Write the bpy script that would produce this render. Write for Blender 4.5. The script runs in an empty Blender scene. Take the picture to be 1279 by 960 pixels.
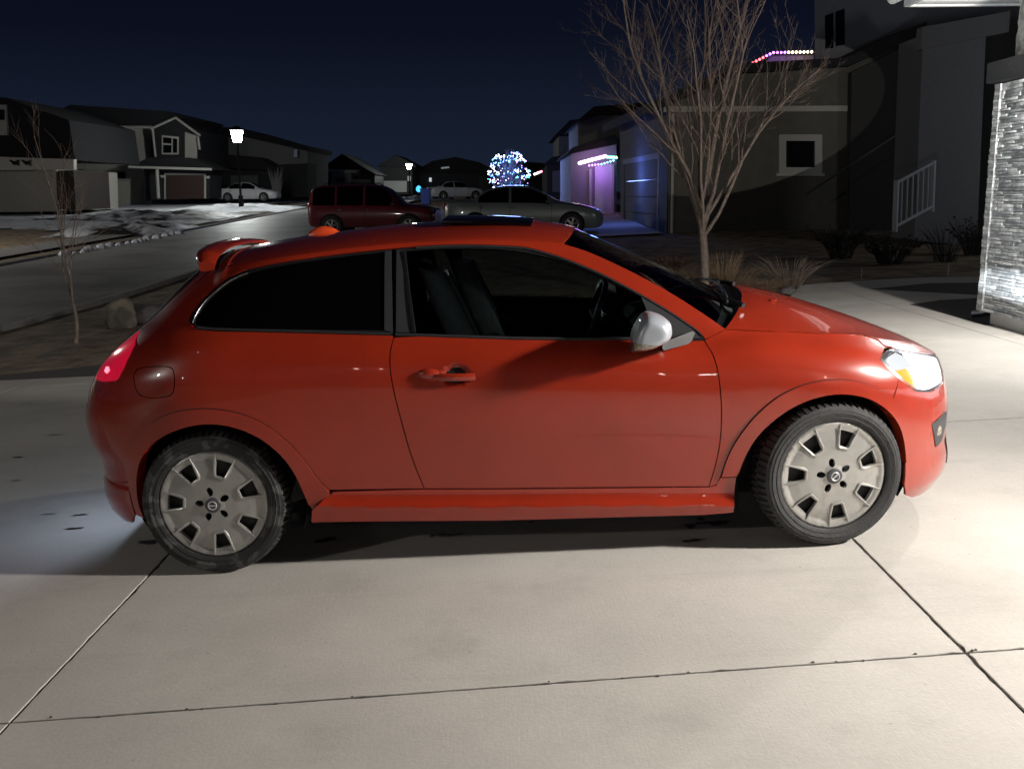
import bpy, bmesh, math, random
import numpy as np
from mathutils import Vector, Matrix, Quaternion
from mathutils.geometry import delaunay_2d_cdt

R = math.radians
STREET = 1500
scene = bpy.context.scene
COL = scene.collection
random.seed(7)

# ------------------------------------------------------------------ camera
CAM_H, PITCH, ROLL, FPX = 1.5639, R(11.092), R(-0.562), 1220.0
cam_d = bpy.data.cameras.new('camera')
cam_d.sensor_fit = 'HORIZONTAL'; cam_d.sensor_width = 36.0
cam_d.lens = 36.0 * FPX / 1279.0
cam_d.clip_start = 0.05; cam_d.clip_end = 2000.0
cam_o = bpy.data.objects.new('camera', cam_d); COL.objects.link(cam_o)
_F = np.array([0, math.cos(PITCH), -math.sin(PITCH)])
_R0 = np.array([1.0, 0, 0]); _U0 = np.cross(_R0, _F)
_Rv = math.cos(ROLL) * _R0 + math.sin(ROLL) * _U0
_Uv = -math.sin(ROLL) * _R0 + math.cos(ROLL) * _U0
CAM_M = Matrix(((_Rv[0], _Uv[0], -_F[0], 0), (_Rv[1], _Uv[1], -_F[1], 0), (_Rv[2], _Uv[2], -_F[2], CAM_H), (0, 0, 0, 1)))
cam_o.matrix_world = CAM_M
scene.camera = cam_o

# ------------------------------------------------------------------ night sky
world = bpy.data.worlds.new('World'); scene.world = world; world.use_nodes = True
wn, wl = world.node_tree.nodes, world.node_tree.links
for n in list(wn): wn.remove(n)
w_out = wn.new('ShaderNodeOutputWorld'); w_bg = wn.new('ShaderNodeBackground')
# clear night: deep navy, a little paler towards the horizon
w_tc = wn.new('ShaderNodeTexCoord'); w_sp = wn.new('ShaderNodeSeparateXYZ'); w_rp = wn.new('ShaderNodeValToRGB')
w_rp.color_ramp.elements[0].position = 0.0; w_rp.color_ramp.elements[0].color = (.0110, .0165, .0330, 1)
w_rp.color_ramp.elements[1].position = 0.60; w_rp.color_ramp.elements[1].color = (.0010, .0012, .0040, 1)
for p_, c_ in ((.07, (.0085, .0130, .0270)), (.15, (.0042, .0060, .0150)), (.25, (.0022, .0026, .0085))):
    e_ = w_rp.color_ramp.elements.new(p_); e_.color = (*c_, 1)
wl.new(w_tc.outputs['Generated'], w_sp.inputs[0]); wl.new(w_sp.outputs['Z'], w_rp.inputs[0]); wl.new(w_rp.outputs[0], w_bg.inputs['Color'])
w_bg.inputs['Strength'].default_value = .88
wl.new(w_bg.outputs[0], w_out.inputs['Surface'])
sun_d = bpy.data.lights.new('moon', 'SUN'); sun_d.energy = 0.004; sun_d.angle = R(0.5); sun_d.color = (.75, .85, 1)
sun_o = bpy.data.objects.new('moon', sun_d); COL.objects.link(sun_o)
sun_o.rotation_euler = (R(50), 0, R(-40))

vs = scene.view_settings
vs.view_transform = 'Standard'; vs.look = 'None'; vs.exposure = 0.0; vs.gamma = 1.0; vs.use_curve_mapping = False
scene.cycles.use_denoising = True
scene.cycles.max_bounces = 8
scene.cycles.sample_clamp_indirect = 6.0

# main light: the lantern beside the garage door, just outside the frame on the right
def lamp(name, kind, loc, energy, color, radius=.05, target=None, spot=None, blend=.1, scale=None, roll=0.0):
    d = bpy.data.lights.new(name, kind); d.energy = energy; d.color = color
    if kind in ('POINT', 'SPOT'): d.shadow_soft_size = radius
    if kind == 'SPOT': d.spot_size = spot; d.spot_blend = blend
    o = bpy.data.objects.new(name, d); COL.objects.link(o); o.location = loc
    if target is not None:
        o.rotation_euler = ((Vector(target) - Vector(loc)).to_track_quat('-Z', 'Y') @ Quaternion((0, 0, 1), roll)).to_euler()
    if scale: o.scale = scale
    return o
LANTERN = (4.62, 2.85, 2.45)
lamp('garage_lantern_light', 'SPOT', LANTERN, 1450, (1.0, .94, .88), .13, target=(-3.0, 3.5, .35), spot=R(126), blend=1.0)
lamp('garage_lantern_light', 'SPOT', (4.60, 3.00, 2.52), 450, (1.0, .93, .85), .03, target=(-3.0, 3.5, .35), spot=R(126), blend=1.0)

# its assumed twin on the stone corner, also just outside the frame, and a weaker one added for glints
lamp('garage_lantern_light', 'POINT', (4.70, 8.0, 2.5), 430, (1.0, .95, .90), .03)
lamp('garage_lantern_light', 'POINT', (4.62, -2.2, 2.45), 60, (1.0, .92, .82), .025)

# assumed unseen street lamp behind the photographer on the street side
lamp('street_lamp_light', 'POINT', (-13.5, -5.0, 5.2), 1150, (1.0, .96, .88), .25)

# unseen point lights added behind the photographer: hardly any light, but they glint in the paint
for p_, e_ in (((2.6, -8.5, 2.7), 14), ((3.1, -8.5, 2.7), 14), ((-3.4, -11.0, 3.0), 16), ((-2.8, -11.2, 3.0), 12), ((7.5, -4.5, 2.6), 14), ((-9.0, -7.5, 2.8), 14)):
    lamp('added_glint_light', 'POINT', p_, e_, (1.0, .93, .82), .05)
# unseen fill light added to brighten the neighbour's upper wall, porch and railing
lamp('porch_fill_light', 'POINT', (14.5, 17.5, 3.2), 240, (.92, .95, 1.0), .7)

# ------------------------------------------------------------------ tagging
def tag(o, label=None, cat=None, group=None, kind=None):
    if label: o['label'] = label
    if cat: o['category'] = cat
    if group: o['group'] = group
    if kind: o['kind'] = kind
    return o
def empty(name, loc, label=None, cat=None, group=None, rz=0.0):
    o = bpy.data.objects.new(name, None); COL.objects.link(o)
    o.location = loc; o.rotation_euler = (0, 0, rz); o.empty_display_size = .2
    return tag(o, label, cat, group)

# ------------------------------------------------------------------ materials
def mat(name, base, rough=.6, metal=0.0, coat=0.0, coat_rough=.03, emit=None, estr=0.0, var=0.0, vscale=8.0,
        bump=0.0, bscale=60.0, spec=.5, dark=None, dscale=3.0, dlo=.45, dhi=.6, coords='Object', stretch=None):
    m = bpy.data.materials.new(name); m.use_nodes = True
    N, L = m.node_tree.nodes, m.node_tree.links
    b = N['Principled BSDF']
    b.inputs['Base Color'].default_value = (*base, 1); b.inputs['Roughness'].default_value = rough
    b.inputs['Metallic'].default_value = metal; b.inputs['Specular IOR Level'].default_value = spec
    b.inputs['Coat Weight'].default_value = coat; b.inputs['Coat Roughness'].default_value = coat_rough
    if emit: b.inputs['Emission Color'].default_value = (*emit, 1); b.inputs['Emission Strength'].default_value = estr
    src = None
    if var or bump or dark:
        tc = N.new('ShaderNodeTexCoord'); src = tc.outputs[coords]
        if stretch:
            mp = N.new('ShaderNodeMapping'); mp.inputs['Scale'].default_value = stretch
            L.new(src, mp.inputs['Vector']); src = mp.outputs[0]
    col = None
    if var:
        n = N.new('ShaderNodeTexNoise'); n.inputs['Scale'].default_value = vscale; n.inputs['Detail'].default_value = 8; n.inputs['Roughness'].default_value = .6
        L.new(src, n.inputs['Vector'])
        r = N.new('ShaderNodeValToRGB'); r.color_ramp.elements[0].position = .3; r.color_ramp.elements[1].position = .7
        r.color_ramp.elements[0].color = (*[c * (1 - var) for c in base], 1); r.color_ramp.elements[1].color = (*[min(1, c * (1 + var)) for c in base], 1)
        L.new(n.outputs[0], r.inputs[0]); col = r.outputs[0]
    if dark:
        n2 = N.new('ShaderNodeTexNoise'); n2.inputs['Scale'].default_value = dscale; n2.inputs['Detail'].default_value = 6
        L.new(src, n2.inputs['Vector'])
        r2 = N.new('ShaderNodeMapRange'); r2.inputs['From Min'].default_value = dlo; r2.inputs['From Max'].default_value = dhi
        L.new(n2.outputs[0], r2.inputs['Value'])
        mx = N.new('ShaderNodeMix'); mx.data_type = 'RGBA'
        if col: L.new(col, mx.inputs['A'])
        else: mx.inputs['A'].default_value = (*base, 1)
        mx.inputs['B'].default_value = (*dark, 1)
        L.new(r2.outputs[0], mx.inputs['Factor']); col = mx.outputs['Result']
    if col: L.new(col, b.inputs['Base Color'])
    if bump:
        n3 = N.new('ShaderNodeTexNoise'); n3.inputs['Scale'].default_value = bscale; n3.inputs['Detail'].default_value = 6
        L.new(src, n3.inputs['Vector'])
        bp = N.new('ShaderNodeBump'); bp.inputs['Strength'].default_value = bump; bp.inputs['Distance'].default_value = .02
        L.new(n3.outputs[0], bp.inputs['Height']); L.new(bp.outputs[0], b.inputs['Normal'])
    return m
def glass_mat(name, tint, gloss=.10, rough=.0):
    m = bpy.data.materials.new(name); m.use_nodes = True
    N, L = m.node_tree.nodes, m.node_tree.links
    for n in list(N): N.remove(n)
    out = N.new('ShaderNodeOutputMaterial'); mix = N.new('ShaderNodeMixShader'); tr = N.new('ShaderNodeBsdfTransparent'); gl = N.new('ShaderNodeBsdfGlossy')
    lw = N.new('ShaderNodeFresnel'); lw.inputs['IOR'].default_value = 1.5
    tr.inputs['Color'].default_value = (*tint, 1); gl.inputs['Roughness'].default_value = rough
    L.new(lw.outputs[0], mix.inputs[0]); L.new(tr.outputs[0], mix.inputs[1]); L.new(gl.outputs[0], mix.inputs[2]); L.new(mix.outputs[0], out.inputs[0])
    return m
def emit_mat(name, col, s):
    m = bpy.data.materials.new(name); m.use_nodes = True
    N, L = m.node_tree.nodes, m.node_tree.links
    for n in list(N): N.remove(n)
    out = N.new('ShaderNodeOutputMaterial'); e = N.new('ShaderNodeEmission'); e.inputs[0].default_value = (*col, 1); e.inputs[1].default_value = s
    L.new(e.outputs[0], out.inputs[0]); return m

M = {}
M['paint'] = mat('orange_red_paint', (.285, .0225, .0080), .27, metal=0.0, spec=.42, coat=1.0, coat_rough=.015, var=.10, vscale=2.5)
M['black_trim'] = mat('black_trim', (.012, .012, .013), .35)
M['grey_trim'] = mat('grey_trim', (.028, .029, .032), .42)
M['chrome'] = mat('bright_strip', (.34, .345, .36), .25, metal=1.0)
M['silver_cap'] = mat('silver_mirror_cap', (.40, .43, .48), .38, metal=.25, coat=.5)
M['gap'] = mat('panel_gap_black', (.004, .003, .003), .9)
M['glass'] = glass_mat('window_glass', (.60, .66, .66))
M['privacy_glass'] = glass_mat('privacy_window_glass', (.03, .032, .034))
M['dark_glass'] = mat('tinted_glass', (.0015, .0015, .002), .03, spec=.5)
M['screen'] = glass_mat('windshield_glass', (.62, .70, .68))
M['rubber'] = mat('tyre_rubber', (.023, .023, .024), .72, var=.35, vscale=30, bump=.25, bscale=120)
M['rubber_dirty'] = mat('tyre_rubber_salty', (.014, .014, .015), .7, dark=(.060, .060, .059), dscale=17.0, dlo=.53, dhi=.58, bump=.2, bscale=120)
M['hubcap'] = mat('hubcap_silver', (.40, .395, .375), .33, metal=.6, var=.10, vscale=14, dark=(.22, .19, .15), dscale=9, dlo=.60, dhi=.85)
M['badge'] = mat('badge_silver', (.45, .45, .46), .4, metal=.3)
M['cap_dark'] = mat('hubcap_centre', (.09, .09, .10), .35, metal=.4)
M['steel'] = mat('dark_steel_wheel', (.018, .018, .018), .6)
M['well'] = mat('wheel_well_black', (.006, .006, .006), .9)
M['seat'] = mat('grey_seat_cloth', (.50, .56, .58), .85, var=.15, vscale=60, bump=.2, bscale=400)
M['seat_dark'] = mat('black_seat_cloth', (.012, .012, .013), .9)
M['interior'] = mat('dark_interior', (.008, .008, .009), .7)
M['amber'] = mat('amber_marker', (.75, .20, .02), .2, emit=(1, .22, .02), estr=.55, coat=1)
M['lamp_on'] = emit_mat('headlamp_glow', (.92, .97, 1.0), 9.0)
M['lamp_soft'] = emit_mat('headlamp_soft_glow', (.93, .97, 1.0), 1.1)
M['lens'] = glass_mat('lamp_lens', (.97, .97, .97))
M['lamp_inner'] = mat('lamp_reflector', (.8, .8, .8), .18, metal=1.0)
M['tail'] = mat('tail_lamp_red', (.45, .004, .012), .12, coat=1, emit=(1, .012, .06), estr=.45, dark=(.16, .0, .01), dscale=16)
M['tail_hot'] = emit_mat('tail_lamp_bulb', (1, .15, .22), 3.0)
M['plastic'] = mat('dark_grey_plastic', (.035, .035, .037), .55)
M['clear'] = mat('clear_indicator', (.26, .235, .19), .15, coat=1, var=.75, vscale=70)

# ------------------------------------------------------------------ mesh helpers
class MB:
    def __init__(s): s.v = []; s.f = []; s.sm = []
    def add(s, vs_, fs, smooth=True):
        o = len(s.v); s.v += [tuple(map(float, p)) for p in vs_]; s.f += [tuple(i + o for i in f) for f in fs]; s.sm += [smooth] * len(fs); return s
    def box(s, c, d, rz=0.0, bev=0.0):
        x, y, z = [k / 2 for k in d]; cs, sn = math.cos(rz), math.sin(rz)
        if bev <= 0:
            P = [(sx * x, sy * y, sz * z) for sz in (-1, 1) for sy in (-1, 1) for sx in (-1, 1)]
            Fc = [(0, 2, 3, 1), (4, 5, 7, 6), (0, 1, 5, 4), (2, 6, 7, 3), (0, 4, 6, 2), (1, 3, 7, 5)]
        else:
            bm = bmesh.new(); bmesh.ops.create_cube(bm, size=1)
            for v in bm.verts: v.co = Vector((v.co.x * d[0], v.co.y * d[1], v.co.z * d[2]))
            bmesh.ops.bevel(bm, geom=bm.edges[:], offset=bev, segments=2, affect='EDGES', profile=.5)
            bm.verts.index_update(); P = [v.co[:] for v in bm.verts]; Fc = [tuple(v.index for v in f.verts) for f in bm.faces]; bm.free()
        s.add([(c[0] + px * cs - py * sn, c[1] + px * sn + py * cs, c[2] + pz) for px, py, pz in P], Fc, False); return s
    def tube(s, path, rad, seg=8, cap=True):
        path = [Vector(p) for p in path]; n = len(path)
        if not hasattr(rad, '__len__'): rad = [rad] * n
        vs_, fs = [], []; up = None
        for i, p in enumerate(path):
            t = (path[min(i + 1, n - 1)] - path[max(i - 1, 0)]).normalized()
            if up is None:
                a = Vector((0, 0, 1)) if abs(t.z) < .9 else Vector((1, 0, 0)); up = t.cross(a).normalized()
            else: up = (up - t * up.dot(t)).normalized()
            w = t.cross(up)
            for k in range(seg):
                a = 2 * math.pi * k / seg; vs_.append(p + (up * math.cos(a) + w * math.sin(a)) * rad[i])
        for i in range(n - 1):
            for k in range(seg):
                fs.append((i * seg + k, i * seg + (k + 1) % seg, (i + 1) * seg + (k + 1) % seg, (i + 1) * seg + k))
        if cap: fs.append(tuple(range(seg - 1, -1, -1))); fs.append(tuple((n - 1) * seg + k for k in range(seg)))
        s.add(vs_, fs); return s
    def lathe(s, prof, seg=48, axis='Y', c=(0, 0, 0), wob=None):
        # prof: (radius, offset along axis); axis Y
        vs_, fs = [], []; n = len(prof)
        for k in range(seg):
            a = 2 * math.pi * k / seg
            for i, (r, h) in enumerate(prof):
                if wob: r = r + wob(i, k)
                x, z = r * math.cos(a), r * math.sin(a)
                if axis == 'Y': vs_.append((c[0] + x, c[1] + h, c[2] + z))
                else: vs_.append((c[0] + x, c[1] + z, c[2] + h))
        for k in range(seg):
            for i in range(n - 1):
                fs.append((k * n + i, k * n + i + 1, ((k + 1) % seg) * n + i + 1, ((k + 1) % seg) * n + i))
        s.add(vs_, fs); return s
    def loft(s, rings, closed=True, cap=True, smooth=True):
        n = len(rings[0]); vs_ = [p for r_ in rings for p in r_]; fs = []
        for i in range(len(rings) - 1):
            for k in range(n if closed else n - 1):
                fs.append((i * n + k, i * n + (k + 1) % n, (i + 1) * n + (k + 1) % n, (i + 1) * n + k))
        if cap and closed:
            fs.append(tuple(range(n - 1, -1, -1))); fs.append(tuple((len(rings) - 1) * n + k for k in range(n)))
        s.add(vs_, fs, smooth); return s
    def prism(s, pts, vec):
        # planar polygon extruded along vec
        n = len(pts); P = [Vector(p) for p in pts]; Q = [p + Vector(vec) for p in P]
        fs = [tuple(range(n)), tuple(range(2 * n - 1, n - 1, -1))] + [(k, n + k, n + (k + 1) % n, (k + 1) % n) for k in range(n)]
        s.add(P + Q, fs, False); return s
    def build(s, name, m, parent=None, angle=35, fix=True):
        me = bpy.data.meshes.new(name); me.from_pydata(s.v, [], s.f); me.update()
        if fix:
            bm = bmesh.new(); bm.from_mesh(me); bmesh.ops.recalc_face_normals(bm, faces=bm.faces[:]); bm.to_mesh(me); bm.free()
        me.polygons.foreach_set('use_smooth', [True] * len(me.polygons))
        me.set_sharp_from_angle(angle=R(angle))
        if isinstance(m, (list, tuple)):
            for q in m: me.materials.append(q)
        else: me.materials.append(m)
        o = bpy.data.objects.new(name, me); COL.objects.link(o)
        if parent: o.parent = parent
        return o
def px_point(px, py, Y):
    d = _F + _Rv * (px - 639.5) / FPX - _Uv * (py - 480) / FPX
    t = Y / d[1]; return np.array([0, 0, CAM_H]) + d * t

# ================================================================== RED HATCHBACK
# body side as a half-width function of length and height, with rounded-off nose and tail

def pchip(xs,ys,xq):
    xs=np.asarray(xs,float);ys=np.asarray(ys,float);xq=np.asarray(xq,float)
    h=np.diff(xs);d=np.diff(ys)/h;m=np.zeros(len(xs))
    for i in range(1,len(xs)-1):
        if d[i-1]*d[i]>0:
            w1=2*h[i]+h[i-1];w2=h[i]+2*h[i-1];m[i]=(w1+w2)/(w1/d[i-1]+w2/d[i])
    m[0]=d[0];m[-1]=d[-1]
    k=np.clip(np.searchsorted(xs,xq)-1,0,len(h)-1)
    t=(xq-xs[k])/h[k]
    tc=np.clip(t,0,1)
    r=(2*tc**3-3*tc**2+1)*ys[k]+(tc**3-2*tc**2+tc)*h[k]*m[k]+(-2*tc**3+3*tc**2)*ys[k+1]+(tc**3-tc**2)*h[k]*m[k+1]
    return r+np.where(t<0,t*h[k]*m[k],0)+np.where(t>1,(t-1)*h[k]*m[k+1],0)
BELT=([-2.1,-1.6,-1.3,-1.1,-.7,-.4,0,.25,.5,.8,.92,1.03,1.3,1.53,1.72,1.9,2.1],[1.10,1.085,1.066,1.050,1.018,.997,.966,.949,.935,.921,.926,.934,.904,.876,.832,.77,.68])
def belt(x): return pchip(*BELT,x)
# stations: yo at fixed heights and at steps below / above the belt line
ZF=[.10,.20,.33,.50,.62]
DB=[-.22,-.14,-.085,-.045,-.018,0]
DT=[.08,.17,.26,.34]
ST=[(-2.2,[.80,.835,.86,.882,.89],[.888,.875,.858,.838,.818,.800],[.742,.680,.615,.550]),
    (-1.3,[.80,.840,.866,.886,.893],[.889,.876,.858,.833,.806,.785],[.733,.676,.618,.560]),
    (-.5,[.80,.840,.856,.874,.886],[.889,.884,.870,.846,.822,.802],[.752,.700,.645,.590]),
    (.2,[.80,.840,.856,.874,.886],[.889,.884,.870,.844,.814,.792],[.745,.694,.640,.585]),
    (.8,[.80,.840,.858,.876,.887],[.889,.882,.866,.836,.800,.770],[.722,.670,.615,.560]),
    (1.3,[.80,.842,.866,.884,.890],[.890,.878,.850,.808,.755,.712],[.55,.38,.20,.1]),
    (2.2,[.80,.842,.866,.884,.889],[.887,.872,.842,.800,.745,.705],[.53,.36,.18,.1])]
GX=np.arange(-2.2,2.2001,.02);GZ=np.arange(.08,1.4201,.01)
def _grid():
    b=belt(GX)
    sx=np.array([s[0] for s in ST])
    # y tables interpolated along x for each level
    L=[pchip(sx,[s[1][k] for s in ST],GX) for k in range(5)]
    B=[pchip(sx,[s[2][k] for s in ST],GX) for k in range(6)]
    T=[pchip(sx,[s[3][k] for s in ST],GX) for k in range(4)]
    G=np.zeros((len(GX),len(GZ)))
    for i in range(len(GX)):
        zs=ZF[:]+[b[i]+d for d in DB]+[b[i]+d for d in DT]
        ys=[l[i] for l in L]+[l[i] for l in B]+[l[i] for l in T]
        zz=[];yy=[]
        for z,y in zip(zs,ys):
            while zz and z<zz[-1]+.02: zz.pop();yy.pop()
            zz.append(z);yy.append(y)
        G[i]=pchip(zz,yy,GZ)
    for _ in range(3):   # soften
        P=np.pad(G,1,mode='edge'); G=(P[1:-1,:-2]+2*P[1:-1,1:-1]+P[1:-1,2:]+P[:-2,1:-1]+P[2:,1:-1]+2*P[1:-1,1:-1])/8
    return G
G=_grid()
def _cr(t): return np.stack([-.5*t+t*t-.5*t**3,1-2.5*t*t+1.5*t**3,.5*t+2*t*t-1.5*t**3,-.5*t*t+.5*t**3])
def Ys(x,z):
    x=np.asarray(x,float);z=np.asarray(z,float)
    u=np.clip((x-GX[0])/.02,1,len(GX)-3.001);v=np.clip((z-GZ[0])/.01,1,len(GZ)-3.001)
    i=u.astype(int);j=v.astype(int);a=_cr(u-i);b=_cr(v-j);r=0
    for p in range(4):
        for q in range(4): r=r+a[p]*b[q]*G[i+p-1,j+q-1]
    return r
TAIL=([.10,.20,.24,.30,.36,.45,.55,.65,.75,.85,.94,1.03,1.10,1.2,1.26,1.30,1.36,1.45],[-1.90,-1.97,-2.0,-2.01,-2.005,-2.01,-2.05,-2.062,-2.035,-1.98,-1.895,-1.775,-1.69,-1.585,-1.515,-1.46,-1.37,-1.2])
TXS=([.1,.65,.85,1.03,1.2,1.3,1.45],[-1.2,-1.2,-1.18,-1.1,-.95,-.85,-.7])
NOSE=([.08,.13,.16,.195,.25,.34,.5,.62,.70,.76,.83,.9,1.0,1.2],[2.0,2.045,2.065,2.085,2.09,2.075,2.08,2.06,2.045,2.0,1.95,1.9,1.83,1.7])
def xtail(z): return pchip(*TAIL,z)
def xnose(z): return pchip(*NOSE,z)
NR,NF=2.7,2.25
def Yo(x,z):
    x=np.asarray(x,float);z=np.asarray(z,float)
    y=Ys(x,z)
    xs=pchip(*TXS,z);tr=np.clip((xs-x)/(xs-xtail(z)),0,1)
    tf=np.clip((x-1.2)/(xnose(z)-1.2),0,1)
    return y*(1-tr**NR)**(1/NR)*(1-tf**NF)**(1/NF)
def solve_x(sig, z, reg):
    sig = np.asarray(sig, float); z = np.asarray(z, float)
    if reg == 's': return sig
    if reg == 'f': lo, hi = np.full_like(sig, -.3), xnose(z) * np.ones_like(sig)
    else: lo, hi = xtail(z) * np.ones_like(sig), np.full_like(sig, .3)
    for _ in range(42):
        m = (lo + hi) / 2; y = Yo(m, z)
        if reg == 'f': g = (m - y) < sig; lo = np.where(g, m, lo); hi = np.where(g, hi, m)
        else: g = (-m - y) > sig; lo = np.where(g, m, lo); hi = np.where(g, hi, m)
    return (lo + hi) / 2
def sigma(x, z, reg): return x if reg == 's' else (x - float(Yo(x, z)) if reg == 'f' else -x - float(Yo(x, z)))
def fx(yo, z):   # front surface: x at a given half width
    return float(1.2 + (xnose(z) - 1.2) * max(0, 1 - (yo / .875) ** NF) ** (1 / NF))
def surf_pts(sig, z, reg, off=None):
    def P(s_, z_):
        x = solve_x(s_, z_, reg); return np.stack([x, -Yo(x, z_), z_], -1)
    e = .004; p = P(sig, z)
    n = np.cross(P(sig + e, z) - P(sig - e, z), P(sig, z + e) - P(sig, z - e))
    n /= np.maximum(np.linalg.norm(n, axis=1, keepdims=True), 1e-9)
    ref = np.array({'s': (0, -1, 0), 'f': (1, -1, 0), 'r': (-1, -1, 0)}[reg], float)
    n *= np.where((n @ ref) < 0, -1, 1)[:, None]
    return p, n
def inside(pts, poly):
    x, y = pts[:, 0], pts[:, 1]; r = np.zeros(len(pts), bool); n = len(poly)
    for i in range(n):
        x1, y1 = poly[i]; x2, y2 = poly[(i + 1) % n]
        if y1 == y2: continue
        c = ((y1 > y) != (y2 > y)) & (x < (x2 - x1) * (y - y1) / (y2 - y1) + x1); r ^= c
    return r
def densify(poly, step):
    o = []
    for i in range(len(poly)):
        a = np.array(poly[i], float); b = np.array(poly[(i + 1) % len(poly)], float)
        k = max(1, int(math.ceil(np.linalg.norm(b - a) / step)))
        o += [tuple(a + (b - a) * t / k) for t in range(k)]
    return o
def cdt(poly, holes, step):
    loops = [densify(poly, step)] + [densify(h, step) for h in holes]
    V, E_ = [], []
    for lp in loops:
        o = len(V); V += lp; E_ += [(o + i, o + (i + 1) % len(lp)) for i in range(len(lp))]
    bd = np.array(V); mn, mx = bd.min(0), bd.max(0)
    gx, gy = np.meshgrid(np.arange(mn[0] + step * .5, mx[0], step), np.arange(mn[1] + step * .5, mx[1], step))
    g = np.stack([gx.ravel(), gy.ravel()], -1)
    k = inside(g, loops[0])
    for h in loops[1:]: k &= ~inside(g, h)
    g = g[k]
    if len(g):
        d = np.full(len(g), 9.0)
        for i in range(0, len(bd), 200): d = np.minimum(d, np.sqrt(((g[:, None] - bd[None, i:i + 200]) ** 2).sum(-1)).min(1))
        g = g[d > step * .4]
    V = V + [tuple(p) for p in g]
    ov, oe, of, *_ = delaunay_2d_cdt([Vector(p) for p in V], E_, [], 0, 1e-7)
    P = np.array([v[:] for v in ov]); T = np.array([f for f in of if len(f) == 3])
    c = P[T].mean(1); k = inside(c, loops[0])
    for h in loops[1:]: k &= ~inside(c, h)
    T = T[k]
    a, b, d = P[T[:, 0]], P[T[:, 1]], P[T[:, 2]]
    ar = (b[:, 0] - a[:, 0]) * (d[:, 1] - a[:, 1]) - (b[:, 1] - a[:, 1]) * (d[:, 0] - a[:, 0])
    return P, T[np.abs(ar) > 1e-10]
def mesh_with_normals(name, p, n, T, m, parent, rim, sides=(1,), weld_centre=False):
    vs_, fs, ln = [], [], []
    ec = {}
    for t in T:
        for i in range(3):
            e = tuple(sorted((int(t[i]), int(t[(i + 1) % 3])))); ec[e] = ec.get(e, 0) + 1
    for sd in sides:
        q = p * np.array([1, sd, 1]); nn = n * np.array([1, sd, 1]); o = len(vs_); vs_ += [tuple(a) for a in q]
        back = {}
        for t in T:
            i, j, k = map(int, t)
            if np.dot(np.cross(q[j] - q[i], q[k] - q[i]), nn[i] + nn[j] + nn[k]) < 0: j, k = k, j
            fs.append((i + o, j + o, k + o)); ln += [nn[i], nn[j], nn[k]]
            if rim:
                for a, b in ((i, j), (j, k), (k, i)):
                    if ec[tuple(sorted((a, b)))] == 1:
                        if weld_centre and abs(q[a][1]) < .004 and abs(q[b][1]) < .004: continue
                        for w in (a, b):
                            if w not in back: back[w] = len(vs_); vs_.append(tuple(q[w] - nn[w] * rim))
                        fs.append((a + o, back[a], back[b], b + o))
                        fn = np.cross(q[b] - q[a], -nn[a]); fn = -fn / max(1e-9, np.linalg.norm(fn)); fn = -fn if False else fn
                        ln += [fn] * 4
    me = bpy.data.meshes.new(name); me.from_pydata(vs_, [], fs); me.update()
    # keep the rim normals consistent with the winding
    out = []; li = 0
    for pl in me.polygons:
        c = len(pl.vertices); seg = ln[li:li + c]; li += c
        if c == 4: seg = [pl.normal[:]] * 4
        out += [tuple(float(x) for x in s_) for s_ in seg]
    me.polygons.foreach_set('use_smooth', [True] * len(me.polygons))
    me.normals_split_custom_set(out)
    me.materials.append(m)
    ob = bpy.data.objects.new(name, me); COL.objects.link(ob)
    if parent: ob.parent = parent
    return ob
def panel(name, poly, m, parent, reg='s', off=0.0, rim=.012, holes=(), step=.022, disp=None, join=False, flat=False, right_only=False):
    cv = lambda pl: [(sigma(a, b, reg), b) for a, b in pl]
    P, T = cdt(cv(poly), [cv(h) for h in holes], step)
    p, n = surf_pts(P[:, 0], P[:, 1], reg)
    if off: p = p + n * off
    if disp is not None:
        def pd(q):
            pp, nn = surf_pts(q[:, 0], q[:, 1], reg); return pp + nn * (off + disp(pp[:, 0], pp[:, 2])[:, None])
        e = .003; p = pd(P); n2 = np.cross(pd(P + [e, 0]) - pd(P - [e, 0]), pd(P + [0, e]) - pd(P - [0, e]))
        n2 /= np.maximum(np.linalg.norm(n2, axis=1, keepdims=True), 1e-9); n2 *= np.where((n2 * n).sum(1) < 0, -1, 1)[:, None]; n = n2
    if join: return [mesh_with_normals(name, p, n, T, m, parent, rim, (1, -1), True)]
    if right_only: return [mesh_with_normals(name, p, n, T, m, parent, rim, (1,))]
    return [mesh_with_normals(name, p, n, T, m, parent, rim, (s_,)) for s_ in (1, -1)]
def grid_patch(fn, nu, nw, name, m, parent, rim=.01):
    # fn(u,w)->point for w in [0,1] edge..centre (right half); mirrored to the left, analytic normals
    us = np.linspace(0, 1, nu); ws = np.linspace(0, 1, nw)
    U_, W_ = [a.ravel() for a in np.meshgrid(us, ws, indexing='ij')]
    e = 1e-3
    p = fn(U_, W_); n = np.cross(fn(np.minimum(U_ + e, 1), W_) - fn(np.maximum(U_ - e, 0), W_), fn(U_, np.minimum(W_ + e, 1)) - fn(U_, np.maximum(W_ - e, 0)))
    n /= np.maximum(np.linalg.norm(n, axis=1, keepdims=True), 1e-9); n *= np.where(n[:, 2] < 0, -1, 1)[:, None]
    c = W_ > 1 - 1e-6; n[c, 1] = 0; n[c] /= np.linalg.norm(n[c], axis=1, keepdims=True)
    T = []
    for i in range(nu - 1):
        for j in range(nw - 1):
            a = i * nw + j; T += [(a, a + 1, a + nw + 1), (a, a + nw + 1, a + nw)]
    return mesh_with_normals(name, p, n, np.array(T), m, parent, rim, (1, -1), True)

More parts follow.
